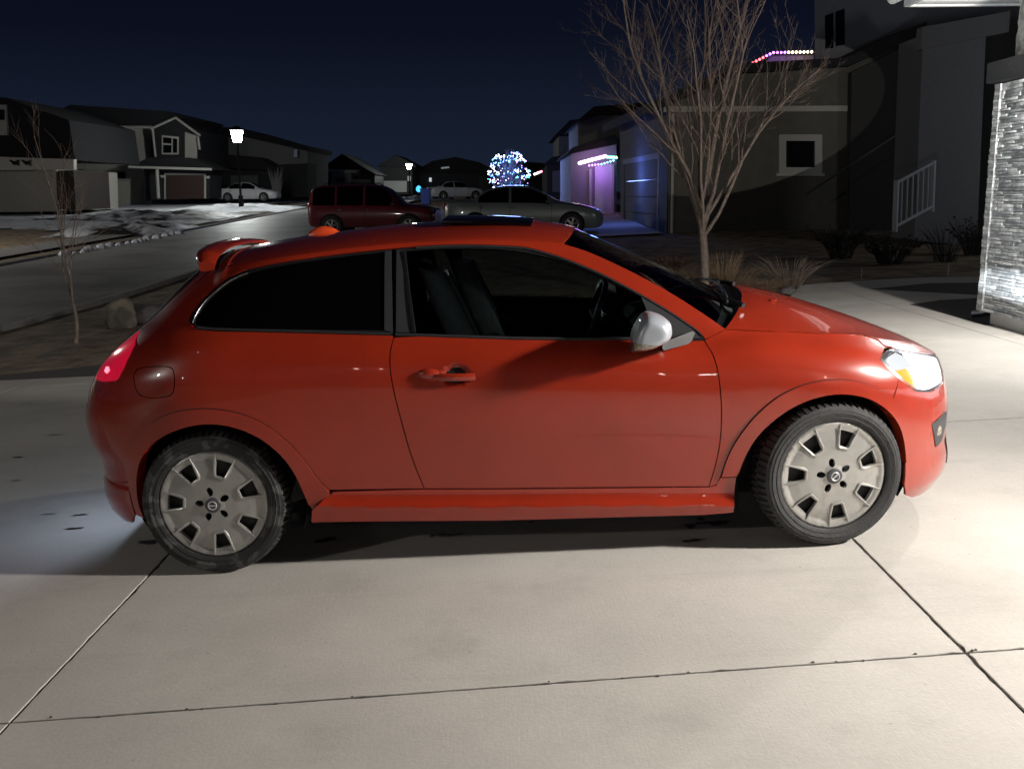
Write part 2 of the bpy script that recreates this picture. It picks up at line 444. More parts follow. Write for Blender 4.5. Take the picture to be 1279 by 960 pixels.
CAR_O = Vector((0.0515, 4.8751, 0.0))
_s, _yw = R(2.3246), R(-.397)
_ex = Vector((math.cos(_yw) * math.cos(_s), math.sin(_yw) * math.cos(_s), math.sin(_s)))
_ey = Vector((-math.sin(_yw), math.cos(_yw), 0)); _ez = _ex.cross(_ey)
CAR_M = Matrix(((_ex.x, _ey.x, _ez.x, CAR_O.x), (_ex.y, _ey.y, _ez.y, CAR_O.y), (_ex.z, _ey.z, _ez.z, 0.0), (0, 0, 0, 1)))
car = empty('red_hatchback', (0, 0, 0), 'large glossy orange red three-door hatchback parked across the foreground concrete driveway', 'car')
car.matrix_world = CAR_M

RC, FC = (-1.32, .318), (1.32, .318)
arc = lambda c, r, a0, a1, k=28: [(c[0] + r * math.cos(R(a0 + (a1 - a0) * i / k)), c[1] + r * math.sin(R(a0 + (a1 - a0) * i / k))) for i in range(k + 1)]
doorR = [(-.410, .344), (-.453, .486), (-.477, .619), (-.499, .739), (-.5145, .856), (-.5135, .937), (-.499, .993)]
doorF = [(.804, .911), (.831, .854), (.846, .758), (.854, .638), (.851, .515), (.836, .408), (.804, .293)]
beltd = [(-.4, .992), (-.003, .958), (.207, .944), (.489, .929), (.70, .914)]
fflare = [(.857, .335), (.888, .443), (.962, .564), (1.058, .658), (1.146, .708), (1.233, .731), (1.328, .737), (1.424, .722), (1.52, .683), (1.593, .632), (1.651, .563), (1.693, .479), (1.718, .40), (1.729, .337)]
rflare = [(-.823, .361), (-.859, .404), (-.892, .47), (-.939, .549), (-1.002, .62), (-1.082, .683), (-1.17, .723), (-1.277, .745), (-1.37, .744), (-1.445, .732), (-1.534, .696), (-1.604, .645), (-1.663, .572), (-1.694, .5), (-1.706, .412), (-1.70, .33)]
frontarch = [(.905, .24), (.918, .307), (.955, .431), (1.015, .528), (1.106, .607), (1.202, .655), (1.30, .677), (1.393, .672), (1.489, .641), (1.57, .582), (1.63, .507), (1.662, .414), (1.676, .33)]
reararch = [(-.897, .24), (-.926, .358), (-.962, .469), (-1.017, .552), (-1.089, .616), (-1.177, .660), (-1.268, .681), (-1.36, .678), (-1.455, .651), (-1.546, .604), (-1.61, .54), (-1.650, .454), (-1.668, .366), (-1.668, .30), (-1.655, .25)]
def smooth(pl, it=2, closed=False):
    for _ in range(it):
        o = [pl[0]]
        for a, b in zip(pl[:-1], pl[1:]):
            o += [(.75 * a[0] + .25 * b[0], .75 * a[1] + .25 * b[1]), (.25 * a[0] + .75 * b[0], .25 * a[1] + .75 * b[1])]
        o.append(pl[-1]); pl = o
    return pl
def under(p, c, k=.958): return (c[0] + (p[0] - c[0]) * k, c[1] + (p[1] - c[1]) * k)
def shift(pl, dx, dz): return [(a + dx, b + dz) for a, b in pl]
def rev(pl): return list(reversed(pl))
doorR, doorF = smooth(doorR), smooth(doorF); fflare, rflare = smooth(fflare), smooth(rflare)
frontarch, reararch = smooth(frontarch), smooth(reararch)

# dark inner skin that fills the gaps between the panels
panel('inner_shell', doorR[::-1] and [(-1.0, .30), (-.82, .345)] + [(.82, .29), (.86, .34)] + [(.95, .62), (1.1, .72), (1.3, .75), (1.55, .72), (1.58, .80), (1.3, .87), (.95, .90), (.82, .89)] + [(.4, .91), (0, .935), (-.5, .975), (-1.1, 1.03), (-1.45, 1.02), (-1.6, .8), (-1.5, .755), (-1.3, .765), (-1.05, .72), (-.9, .56)],
      M['gap'], car, 's', off=-.016, rim=0, step=.05)

# doors with the hollow behind the handle
def dimple(x, z):
    d = np.sqrt(((x + .245) / .060) ** 2 + ((z - .832) / .046) ** 2)
    k = np.clip(1 - d ** 2, 0, 1)
    return -.024 * np.minimum(1, k * 1.6) ** 1.2
doors = panel('door', doorR + beltd + doorF + [(.715, .297), (-.103, .329)], M['paint'], car, 's', disp=dimple, step=.016)
g = .0045
fender = shift(rev(doorF), g, 0) + [(.83, .921), (.905, .946), (1.03, .9335), (1.17, .921), (1.3, .904), (1.42, .891), (1.53, .875), (1.585, .853), (1.60, .832), (1.573, .812), (1.552, .793), (1.575, .760), (1.626, .708), (1.600, .648)] + [under(p, FC) for p in rev(fflare) if .86 < p[0] < 1.60 and p[1] > .34] + [(.852, .335), (.84, .30)]
# push the fender edge a hair away from the flare
panel('front_fender', fender, M['paint'], car, 'f', step=.018)
fl_poly = fflare + frontarch[::-1]
fl_poly = fflare + [(1.70, .332)] + rev([p for p in frontarch if p[1] > .335 or p[0] > 1.3]) + [(.92, .335)]
panel('wheel_arch_flare', fl_poly, M['paint'], car, 'f', off=.007, rim=.05, step=.018)
rl_poly = rflare + [(-1.69, .26)] + rev([p for p in reararch if p[1] > .30 or p[0] < -1.3]) + [(-.912, .30), (-.888, .268), (-.85, .30), (-.812, .340)]
panel('wheel_arch_flare', rl_poly, M['paint'], car, 'r', off=.012, rim=.05, step=.018)
for sd in (1, -1):
    for fl_, k_ in ((fflare, 1.004), (rflare, 1.002)):
        gp_ = MB(); c_ = FC if fl_ is fflare else RC
        gp_.tube([(x, -sd * (float(Yo(x, z)) + .0008), z) for x, z in [under(p, c_, k_) for p in fl_]], .0019, 6); gp_.build('flare_gap', M['gap'], car)
# quarter panel: door gap - window line - roof - tail - bumper seam - flare
qtop = [(-.504, 1.000), (-.71, 1.0155), (-1.106, 1.044), (-1.247, 1.053), (-1.337, 1.062), (-1.375, 1.081), (-1.389, 1.10), (-1.382, 1.126), (-1.347, 1.171), (-1.293, 1.223), (-1.229, 1.267), (-1.138, 1.301), (-1.1415, 1.3175), (-1.18, 1.315), (-1.29, 1.302)]
def tx(yo, z): return float(pchip(*TXS, z) - (pchip(*TXS, z) - xtail(z)) * max(0, 1 - (yo / float(Ys(-1.5, z))) ** NR) ** (1 / NR))
qtail = [(tx(.50, 1.29), 1.29), (tx(.53, 1.22), 1.22), (tx(.54, 1.15), 1.15), (tx(.55, 1.09), 1.09), (tx(.56, 1.04), 1.04)]
lampR = [(-1.668, 1.026), (-1.648, 1.0), (-1.655, .964), (-1.675, .912), (-1.70, .870), (-1.722, .857)]
quarter = shift(rev(doorR), -g, 0)[:1] and (shift(doorR, -g, 0) + qtop + qtail + lampR + [(-1.80, .845), (tx(.58, .84), .84), (tx(.58, .70), .70), (tx(.58, .56), .56), (tx(.60, .42), .42), (-1.76, .40), (-1.712, .412)] + rev([under(p, RC) for p in rflare if p[1] > .415]) + [(-.856, .40), (-.822, .359)])
fuelp = smooth([(-1.62, .882), (-1.61, .905), (-1.592, .917), (-1.525, .926), (-1.446, .926), (-1.424, .915), (-1.418, .875), (-1.424, .83), (-1.435, .808), (-1.469, .795), (-1.546, .792), (-1.59, .803), (-1.61, .83), (-1.62, .882)], 1)[:-1]
panel('quarter_panel', quarter, M['paint'], car, 'r', holes=[fuelp], step=.018)
cx_, cz_ = -1.519, .86
panel('fuel_flap', [(cx_ + (a - cx_) * .955, cz_ + (b - cz_) * .95) for a, b in fuelp], M['paint'], car, 'r', off=-.0005, step=.018, right_only=True)
panel('flap_recess', [(cx_ + (a - cx_) * 1.05, cz_ + (b - cz_) * 1.05) for a, b in fuelp], M['gap'], car, 'r', off=-.014, rim=0, step=.03, right_only=True)
# rear lamp
lampP = [(-1.668, 1.026), (-1.648, 1.0), (-1.655, .964), (-1.675, .912), (-1.70, .870), (-1.722, .857), (-1.80, .845), (tx(.58, .84), .84), (tx(.545, .90), .90), (tx(.53, .97), .97), (tx(.55, 1.04), 1.04)]
tl = panel('tail_lamp', lampP, M['tail'], car, 'r', off=.004, step=.018)
panel('lamp_bulb', [(-1.775, .878), (-1.76, .892), (-1.775, .904), (-1.795, .900), (-1.80, .884)], M['tail_hot'], tl[0], 'r', off=.0065, rim=0, step=.01, right_only=True)
TC = lambda a, b, k=24: [(float(xtail(z)), z) for z in np.linspace(a, b, k)]
# tail: hatch and bumper (full width, joined over the centre line)
def tailpoly(zs, ys): return [(tx(y, z), z) for y, z in zip(ys, zs)]
hatch = tailpoly([1.285, 1.22, 1.15, 1.09, 1.04, .97, .90, .84, .72], [.492, .522, .532, .542, .545, .525, .54, .572, .575]) + TC(.72, 1.36)
panel('tailgate', hatch, M['paint'], car, 'r', off=-.001, step=.025, join=True)
hg = tailpoly([1.27, 1.20, 1.12, 1.05, .97, .88, .79], [.43, .455, .46, .45, .42, .38, .33]) + TC(.76, 1.345)
panel('rear_window', hg, M['dark_glass'], car, 'r', off=.002, rim=.004, step=.03, join=True)
rb = tailpoly([.716, .56, .43], [.575, .575, .595]) + [(-1.76, .397), (-1.714, .408), (-1.708, .34), (-1.70, .262), (-1.73, .215), (-1.79, .205), (-1.84, .21), (tx(.3, .21), .21), *TC(.21, .716)]
bump_disp = lambda x, z: .012 * np.clip((.375 - z) / .006, 0, 1)
panel('rear_bumper', rb, M['paint'], car, 'r', step=.018, join=True, disp=bump_disp)
# front bumper
def LO(y, z):
    lo, hi = 1.25, float(xnose(z))
    for _ in range(40):
        m_ = (lo + hi) / 2
        if float(Yo(m_, z)) > y: lo = m_
        else: hi = m_
    return ((lo + hi) / 2, z)
YE1 = float(Yo(1.604, .836)) - .004
ZFY = ([0, .15, .3, .42, .5, .6, .65, YE1], [.694, .701, .718, .742, .764, .795, .815, .836])
LC = lambda a, b, k=14: [(float(xnose(z)), z) for z in np.linspace(a, b, k)]
TC_ = lambda a, b, k=24: [(float(xtail(z)), z) for z in np.linspace(a, b, k)]
zfe = lambda y, d=0.0: float(pchip(*ZFY, y)) - d
fb = [under(p, FC) for p in fflare if p[0] > 1.59 and p[1] < .66] + [(1.733, .335), (1.70, .328), (1.679, .325), (1.681, .225), (1.70, .165), (1.75, .135), (1.80, .128), LO(.40, .135), *LC(.14, zfe(0, .004), 30), LO(.1, zfe(.1, .004)), LO(.2, zfe(.2, .004)), LO(.29, zfe(.29, .004)), LO(.295, .685), LO(.34, .645), LO(.46, .620), (1.817, .615), (1.719, .639), (1.628, .706)]
fogp = [(1.822, .474), LO(.55, .497), LO(.50, .48), LO(.50, .42), LO(.55, .36), (1.868, .350)]
panel('front_bumper', fb, M['paint'], car, 'f', step=.018, join=True)
fg = panel('fog_lamp_recess', fogp, M['plastic'], car, 'f', off=.003, rim=.008, step=.02)
panel('grille', [LO(.25, .65), *LC(.66, .49), LO(.20, .49)], M['black_trim'], car, 'f', off=.004, rim=.006, step=.03, join=True)
panel('lower_grille', [LO(.42, .34), *LC(.345, .20), LO(.40, .21)], M['black_trim'], car, 'f', off=.004, rim=.006, step=.03, join=True)
fl_ = MB(); fl_.lathe([(0.001, .02), (.028, .018), (.034, .006), (.036, 0)], 20)
for sd in (1, -1):
    o = fl_.build('fog_lamp', M['clear'], car); o.location = (LO(.60, .425)[0] - .012, -sd * .60, .425); o.scale = (.8, .8, .8); o.rotation_euler = (0, 0, R(180 + sd * 35) if sd > 0 else R(-35))
# headlamps: glass, reflector bowl, amber marker, lit projector
lt = lambda d, ys_=(.66, .62, .58, .54, .50, .45, .40, .35, .31): [LO(y, zfe(y, d)) for y in ys_]
hl = smooth([(1.555, .792), (1.575, .808), (1.60, .818)] + lt(.005) + [LO(.300, .70), LO(.305, .685), LO(.35, .648), LO(.47, .622), (1.817, .618), (1.76, .628), (1.719, .643), (1.66, .682), (1.58, .758), (1.555, .792)], 1)[:-1]
lens = panel('headlamp', hl, M['lens'], car, 'f', off=.003, rim=.004, step=.02)
for k, sd in enumerate((1, -1)):
    pass
def one_side(objs):   # panel pair -> parented to the headlamp of its own side
    for o, l in zip(objs, lens): o.parent = l
one_side(panel('chrome_surround', [(a, b) for a, b in hl], M['chrome'], car, 'f', off=-.004, rim=.01, step=.02,
               holes=[[(1.578, .790), (1.61, .806)] + lt(.014, (.66, .62, .58, .52, .46, .40, .345)) + [LO(.325, .69), LO(.365, .655), LO(.48, .631), (1.81, .630), (1.762, .640), (1.725, .654), (1.668, .692), (1.60, .757)]]))
one_side(panel('reflector', [(1.572, .792), (1.61, .808)] + lt(.011) + [LO(.31, .69), LO(.35, .652), LO(.48, .626), (1.81, .626), (1.762, .636), (1.722, .650), (1.665, .688), (1.59, .757)], M['lamp_inner'], car, 'f', off=-.022, rim=0, step=.02))
one_side(panel('amber_marker', [(1.61, .742), (1.665, .688), (1.722, .650), (1.762, .640), (1.752, .70), (1.735, .742)], M['amber'], car, 'f', off=-.012, rim=.008, step=.02))
one_side(panel('low_beam', [(1.60, .785), (1.615, .800)] + lt(.016, (.66,)) + [LO(.64, .76), LO(.65, .74), (1.612, .75)], M['lamp_soft'], car, 'f', off=-.014, rim=.004, step=.02))
hb = panel('low_beam', lt(.016, (.64, .58, .52, .46, .40, .34)) + [LO(.32, .69), LO(.36, .655), LO(.49, .632), (1.81, .630), (1.768, .640), (1.752, .70)], M['lamp_on'], car, 'f', off=-.010, rim=.004, step=.02)
one_side(hb)

# side skirts
ridge = [(-.893, .30), (-.864, .308), (-.82, .300), (-.75, .292), (-.559, .281), (-.106, .259), (.40, .240), (.709, .224), (.905, .218)]
def skirt_disp(x, z):
    zr = np.interp(x, [a for a, b in ridge], [b for a, b in ridge])
    t = z - zr
    return np.where(t > 0, .036 * np.exp(-(t / .022) ** 1.1) + .002, .038 + .004 * t / .05)
sk = [(-.905, .228), (-.11, .196), (.78, .181), (.905, .186), (.917, .30), (.92, .330), (.853, .330), (.838, .297), (.80, .2885), (.715, .2915), (-.103, .3235), (-.41, .339), (-.80, .349), (-.85, .318), (-.893, .285)]
panel('side_skirt', sk, M['paint'], car, 's', disp=skirt_disp, step=.011, rim=.04)

# roof rail with the A-pillar
R1 = smooth([(-1.141, 1.298), (-1.038, 1.315), (-.892, 1.330), (-.708, 1.344), (-.522, 1.353), (-.337, 1.3585), (-.151, 1.353), (.035, 1.335), (.087, 1.327), (.194, 1.293), (.30, 1.250), (.412, 1.196), (.508, 1.140), (.577, 1.099), (.685, 1.029), (.761, .972), (.791, .950), (.812, .918)])
R2 = smooth([(.905, .949), (.82, 1.014), (.719, 1.086), (.633, 1.141), (.54, 1.195), (.437, 1.250), (.334, 1.300), (.234, 1.334)])
RB = smooth([(.234, 1.334), (.10, 1.352), (-.02, 1.362), (-.15, 1.370), (-.34, 1.375), (-.52, 1.370), (-.70, 1.361), (-.89, 1.347), (-1.04, 1.332), (-1.145, 1.318)])
panel('roof_rail', R1 + [(.83, .923)] + R2 + RB, M['paint'], car, 's', step=.014)

# roof
ex_ = np.array([-1.30, -1.23, -1.145, -1.04, -.89, -.70, -.52, -.34, -.15, -.02, .10, .234]); ez__ = np.array([1.300, 1.312, 1.318, 1.332, 1.347, 1.361, 1.370, 1.375, 1.370, 1.362, 1.352, 1.334])
cxs = ([-1.45, -1.3, -1.1, -.85, -.59, -.33, -.1, .08, .2, .27, .32, .5], [1.335, 1.368, 1.398, 1.420, 1.438, 1.4445, 1.441, 1.431, 1.414, 1.399, 1.385, 1.31])
def roof_fn(u, w, dz=0.0):
    xe = -1.30 + u * 1.534; ze = pchip(ex_, ez__, xe); ye = Yo(xe, ze)
    xc = -1.345 + u * (.315 + 1.345); zc = pchip(*cxs, xc)
    s = 1 - (1 - w) ** 2.3
    x = xe + (xc - xe) * s; s2 = (1 - (1 - w) ** 2.0) ** .80
    return np.stack([x, -ye * (1 - w), ze + (zc - ze) * s2 + dz], -1)
wl_ = np.linspace(0, 1, 30)
grid_patch(lambda u, w: roof_fn(u, w ** 1.6), 60, 34, 'roof', M['paint'], car)
# windshield
WB = (.905, 1.03)
def shield_fn(u, w):
    ze = 1.330 - u * (1.330 - .952); xe = pchip([p[1] for p in rev(R2)][::-1], [p[0] for p in rev(R2)][::-1], ze) if False else np.interp(ze, [p[1] for p in R2], [p[0] for p in R2])
    ye = Yo(xe, ze)
    xc = .318 + u * (1.045 - .318); zc = 1.384 - u * (1.384 - 1.035) - .02 * u * (1 - u) + .03 * u * (1 - u)
    s = 1 - (1 - w) ** 2.3
    return np.stack([xe + (xc - xe) * s, -ye * (1 - w), ze + (zc - ze) * s - .003], -1)
grid_patch(shield_fn, 30, 24, 'windshield', M['screen'], car, rim=.006)
# bonnet
hz = ([1.08, 1.15, 1.25, 1.36, 1.53, 1.70, 1.83, 1.95, 2.03, 2.075], [1.056, 1.049, 1.027, .996, .938, .874, .819, .762, .716, .684])
he = [(.905, .9485), (1.03, .936), (1.17, .9235), (1.3, .9065), (1.42, .8935), (1.53, .8775), (1.588, .855), (1.604, .836)]
_fy = np.linspace(0, YE1, 24); _fz = np.array([zfe(y) for y in _fy]); _fx = np.array([LO(y, z)[0] for y, z in zip(_fy, _fz)])
def hood_fn(u, w):
    xe = .905 + u * (1.604 - .905); ze = np.interp(xe, [a for a, b in he], [b for a, b in he]); ye = Yo(xe, ze) - .004
    y = ye * (1 - w)
    xa = .905 + (1.105 - .905) * (1 - (1 - w) ** 2.1); xb = np.interp(YE1 * (1 - w), _fy, _fx)
    x = xa + (xb - xa) * u
    xc = 1.105 + u * (2.068 - 1.105); zc = pchip(*hz, xc); zf0 = .836 + (float(pchip(*hz, 2.068)) - .836) * (1 - (1 - w) ** 2)
    z = ze + (zc - ze) * (1 - (1 - w) ** 2.0) + (np.interp(YE1 * (1 - w), _fy, _fz) - zf0) * u ** 4
    return np.stack([x, -y, z + .001], -1)
grid_patch(hood_fn, 44, 30, 'bonnet', M['paint'], car)
# black cowl between windshield and bonnet
def cowl_fn(u, w):
    a = shield_fn(np.full_like(u, .93), w); b = hood_fn(np.zeros_like(u) + .0, w)
    p = a + (b - a) * u[:, None]; p[:, 2] -= .018 * np.sin(np.pi * u) + .006
    return p
grid_patch(cowl_fn, 8, 24, 'cowl_panel', M['black_trim'], car, rim=0)
for (y0, y1, xo) in ((-.52, .02, 0), (.06, .56, .02)):
    w_ = MB(); pts = []
    for t in np.linspace(0, 1, 9):
        y = y0 + (y1 - y0) * t; ww = 1 - abs(y) / .72
        q = shield_fn(np.array([.95 - .05 * t]), np.array([max(.02, ww)]))[0]; pts.append((q[0] + .012 + xo, y, q[2] + .022))
    w_.tube(pts, .007, 6); w_.tube([(pts[0][0] + .07, y0 - .02, pts[0][2] - .012), pts[1], pts[4]], [.013, .009, .006], 8)
    w_.build('wiper', M['black_trim'], car)
# washer jets
for yy in (-.33, .30):
    q = hood_fn(np.array([.16]), np.array([1 - abs(yy) / .72]))[0]; wj = MB(); wj.box((q[0], yy, q[2] + .005), (.03, .02, .012), bev=.003); wj.build('washer_jet', M['paint'], car)
# sunroof, tilted up at its rear edge
def sun_fn(u, w):
    uu = (.50 + u * .235) * .98 + .03 * 0; p = roof_fn(.632 + u * .252, .42 + w * .58, 0); p[:, 2] += .012 + .016 * (1 - u); return p
grid_patch(sun_fn, 10, 10, 'sunroof', M['dark_glass'], car, rim=.014)
# aerial fin
an = MB(); fin = []
for t in np.linspace(0, 1, 8):
    x = -.99 + .155 * t; h = .040 * math.sin(math.pi * min(1, t * .9 + .12)) ** .7; wd = .024 * math.sin(math.pi * (.08 + .84 * t)) ** .5
    zb = float(pchip(*cxs, x)) - .004
    fin.append([(x, wd * math.cos(a), zb + h * max(0, math.sin(a))) for a in np.linspace(0, math.pi, 9)])
an.loft(fin, closed=True); an.build('aerial_fin', mat('fin_lit_paint', (.72, .075, .02), .3, coat=1), car)  # brighter than the body paint: the lit look is put into the colour
# rear spoiler with a slot ahead of it
spm = MB(); rings = []
for t in np.linspace(-1, 1, 41):
    y = t * .575; b = 1 - abs(t) ** 2.4; e_ = max(0, (abs(t) - .78) / .22)
    xt = -1.388 - .045 * b + .022 * e_ ** 2; zt = 1.349 + .041 * b - .026 * e_ ** 2
    ch = .115 - .045 * e_ ** 1.5; th = 1 - .25 * e_ ** 2
    prof = [(0, .000), (.010, .014), (.04, .020), (.08, .016), (.115, .004), (.111, -.008), (.07, -.014), (.03, -.016), (.008, -.012)]
    rings.append([(xt + a * ch / .115, y, zt + c_ * th - (.018 * e_ ** 2 if c_ < 0 else 0)) for a, c_ in prof])
spm.loft(rings); spm.build('rear_spoiler', M['paint'], car, 50)

# ---- side windows
qg = smooth([(-1.360, 1.092), (-1.357, 1.112), (-1.328, 1.165), (-1.273, 1.213), (-1.208, 1.257), (-1.125, 1.285), (-1.022, 1.303), (-.891, 1.318), (-.707, 1.332), (-.541, 1.341)])
qg = qg + [(-.539, 1.024), (-.711, 1.033), (-1.108, 1.058), (-1.31, 1.074), (-1.35, 1.082)]
qtr = [(-.504, 1.003), (-.71, 1.0185), (-1.106, 1.047), (-1.247, 1.056), (-1.337, 1.065), (-1.372, 1.083), (-1.385, 1.10), (-1.378, 1.126), (-1.343, 1.171), (-1.290, 1.221), (-1.226, 1.265)] + [(a, b - .003) for a, b in R1 if a < -.515] + [(-.517, 1.350)]
panel('quarter_window_trim', qtr, M['black_trim'], car, 's', off=-.002, holes=[qg], step=.016)
panel('quarter_window', qg, M['dark_glass'], car, 's', off=-.006, rim=.004, step=.03)
qs = [(-1.362, 1.086)] + [p for p in qg if p[0] < -1.12 and p[1] > 1.10]
st_ = MB()
def on_side(x, z, off=0.0): return (x, -(float(Yo(x, z)) + off), z)
for sd in (1, -1):
    st_ = MB(); st_.tube([(a[0], a[1] * sd, a[2]) for a in [on_side(x - .006, z, .001) for x, z in ([(-1.30, 1.069), (-1.34, 1.075), (-1.358, 1.085)] + qs)]], .0035, 6)
    st_.build('window_bright_trim', M['chrome'], car)
    st_ = MB(); st_.tube([(a[0], a[1] * sd, a[2]) for a in [on_side(x, z, .002) for x, z in ((-1.34, 1.068), (-1.25, 1.060), (-1.106, 1.051), (-.71, 1.0225), (-.51, 1.007))]], .0055, 6)
    st_.build('belt_moulding', M['grey_trim'], car)
    st_ = MB(); st_.tube([(a[0], a[1] * sd, a[2]) for a in [on_side(x, z, .002) for x, z in ((-.495, 1.004), (-.4, .998), (-.003, .964), (.207, .950), (.489, .935), (.73, .918))]], .0055, 6)
    st_.build('belt_moulding', M['grey_trim'], car)
    st_ = MB(); st_.tube([(a[0], a[1] * sd, a[2]) for a in [on_side(x, z, .002) for x, z in [(a, b - .006) for a, b in R1 if -.45 < a < .80]]], .0045, 6)
    st_.build('window_top_trim', M['grey_trim'], car)
    st_ = MB(); st_.tube([(a[0], a[1] * sd, a[2]) for a in [on_side(x, z, .003) for x, z in ((-.458, 1.340), (-.437, 1.18), (-.413, 1.008))]], .006, 6)
    st_.build('window_bright_trim', M['chrome'], car)
R1d = [(a, b - .003) for a, b in R1 if a > -.5]
dg = smooth([(-.449, 1.340), (-.335, 1.343), (-.175, 1.338), (.014, 1.322), (.193, 1.277), (.298, 1.234), (.41, 1.178), (.507, 1.124), (.557, 1.100)]) + [(.572, 1.06), (.584, 1.0), (.60, .935), (.489, .943), (.207, .958), (-.003, .972), (-.413, 1.006)]
panel('door_window_trim', [(-.495, 1.352)] + R1d + [(.80, .914), (.70, .917), (.489, .932), (.207, .947), (-.003, .961), (-.4, .995), (-.495, 1.003)], M['black_trim'], car, 's', off=-.002, holes=[dg], step=.016)
panel('door_window', dg, M['glass'], car, 's', off=-.007, rim=0, step=.05)
panel('pillar_cover', [(-.512, 1.345), (-.541, 1.341), (-.541, 1.024), (-.505, 1.012)], M['grey_trim'], car, 's', off=.001, rim=.004, step=.02)
panel('pillar_cover', [(-.490, 1.345), (-.463, 1.343), (-.440, 1.18), (-.417, 1.008), (-.492, 1.012)], M['grey_trim'], car, 's', off=.001, rim=.004, step=.02)
panel('mirror_sail', [(.556, 1.097), (.577, 1.085), (.685, 1.015), (.761, .960), (.782, .935), (.79, .919), (.60, .930), (.584, 1.0), (.570, 1.06)], M['grey_trim'], car, 's', off=.002, rim=.004, step=.02)

# ---- door handles, mirrors
for sd in (1, -1):
    h_ = MB(); rings = []
    for t in np.linspace(0, 1, 15):
        x = -.335 + .172 * t; z = .833 - .006 * t
        yb = float(Yo(x, z)); bow = .024 * math.sin(math.pi * (.12 + .80 * t)) ** .7 + .004
        hh = .0165 if t > .12 else .012; th = .008
        rings.append([(x, -sd * (yb + bow + th * math.cos(a)), z + hh * math.sin(a)) for a in np.linspace(0, 2 * math.pi, 11)[:-1]])
    h_.loft(rings); h_.build('door_handle', M['paint'], doors[0 if sd > 0 else 1], 50)
    h_ = MB(); rings = []
    for t in np.linspace(0, 1, 9):
        x = -.398 + .085 * t; z = .846 - .004 * t; yb = float(Yo(x, z)); k = math.sin(math.pi * (.08 + .84 * t)) ** .5
        rings.append([(x, -sd * (yb - .004 + .026 * k * max(0, math.cos(a)) ** .8), z + .024 * k * math.sin(a)) for a in np.linspace(-math.pi / 2, math.pi / 2, 9)])
    h_.loft(rings); h_.build('door_handle', M['paint'], doors[0 if sd > 0 else 1], 50)
    # mirror: silver cap, clear side indicator, dark stalk and under-shell
    prof = smooth([(.484, .920), (.484, .958), (.497, .998), (.520, 1.035), (.540, 1.056), (.562, 1.060), (.600, 1.048), (.632, 1.028), (.646, 1.006), (.649, .975), (.640, .952), (.615, .936), (.575, .916), (.530, .908), (.484, .912)], 1)
    pc = (.566, .978); yb = .99; na, nr_ = 72, 26
    ol = np.array(densify(prof[:-1] if prof[0] == prof[-1] else prof, .004)); ang = np.arctan2(ol[:, 1] - pc[1], ol[:, 0] - pc[0]); od = np.argsort(ang)
    A_ = np.linspace(-math.pi, math.pi, na + 1)[:-1]; RR = np.interp(A_, ang[od], np.hypot(ol[:, 0] - pc[0], ol[:, 1] - pc[1])[od], period=2 * math.pi)
    V = []
    for j in range(nr_ + 1):
        k = 1 - (1 - j / nr_) ** 1.9
        d = .100 * (max(0, 1 - k ** 5.5)) ** .5
        for a_, r_ in zip(A_, RR):
            x, z = pc[0] + r_ * k * math.cos(a_), pc[1] + r_ * k * math.sin(a_); V.append((x - .10 * d * (1 if True else 0), -sd * (yb - .055 + d + .10 * (z - pc[1]) * 0), z))
    for a_, r_ in zip(A_, RR): V.append((pc[0] + r_ * math.cos(a_), -sd * (yb - .13), pc[1] + r_ * math.sin(a_)))
    f1, f2 = [], []
    for j in range(nr_ + 1):
        for i in range(na):
            f = (j * na + i, j * na + (i + 1) % na, (j + 1) * na + (i + 1) % na, (j + 1) * na + i)
            c3 = np.mean([V[q] for q in f], axis=0)
            (f2 if (c3[2] < .953 - .14 * (c3[0] - .484) and c3[0] < .600 - .25 * max(0, .94 - c3[2])) and j > 5 else f1).append(f)
    f1.append(tuple(range(na)))
    cap = MB(); cap.add(V, f1); mo = cap.build('door_mirror', M['silver_cap'], car, 50)
    ind = MB(); ind.add(V, f2); ind.build('side_indicator', M['clear'], mo, 50)
    us = MB(); us.loft([[(pc[0] + (a - pc[0]) * .95 - .004, -sd * (yb - .13 + o_), pc[1] + (b - pc[1]) * .95 - .014) for a, b in prof] for o_ in (-.02, .02, .055)])
    us.build('mirror_housing', M['plastic'], mo, 50)
    sk_ = MB(); q0 = (.615, -sd * .955, .925); q1 = (.69, -sd * .86, .925); q2 = (.755, -sd * .775, .928)
    rings = []
    for t in np.linspace(0, 1, 8):
        p = (Vector(q0) * (1 - t) ** 2 + Vector(q1) * 2 * t * (1 - t) + Vector(q2) * t * t)
        rings.append([(p.x + (.022 + .012 * t) * math.cos(a) * .6, p.y + (.02) * math.cos(a), p.z + (.018 + .008 * t) * math.sin(a)) for a in np.linspace(0, 2 * math.pi, 11)[:-1]])
    sk_.loft(rings); sk_.build('mirror_stalk', M['plastic'], mo, 50)

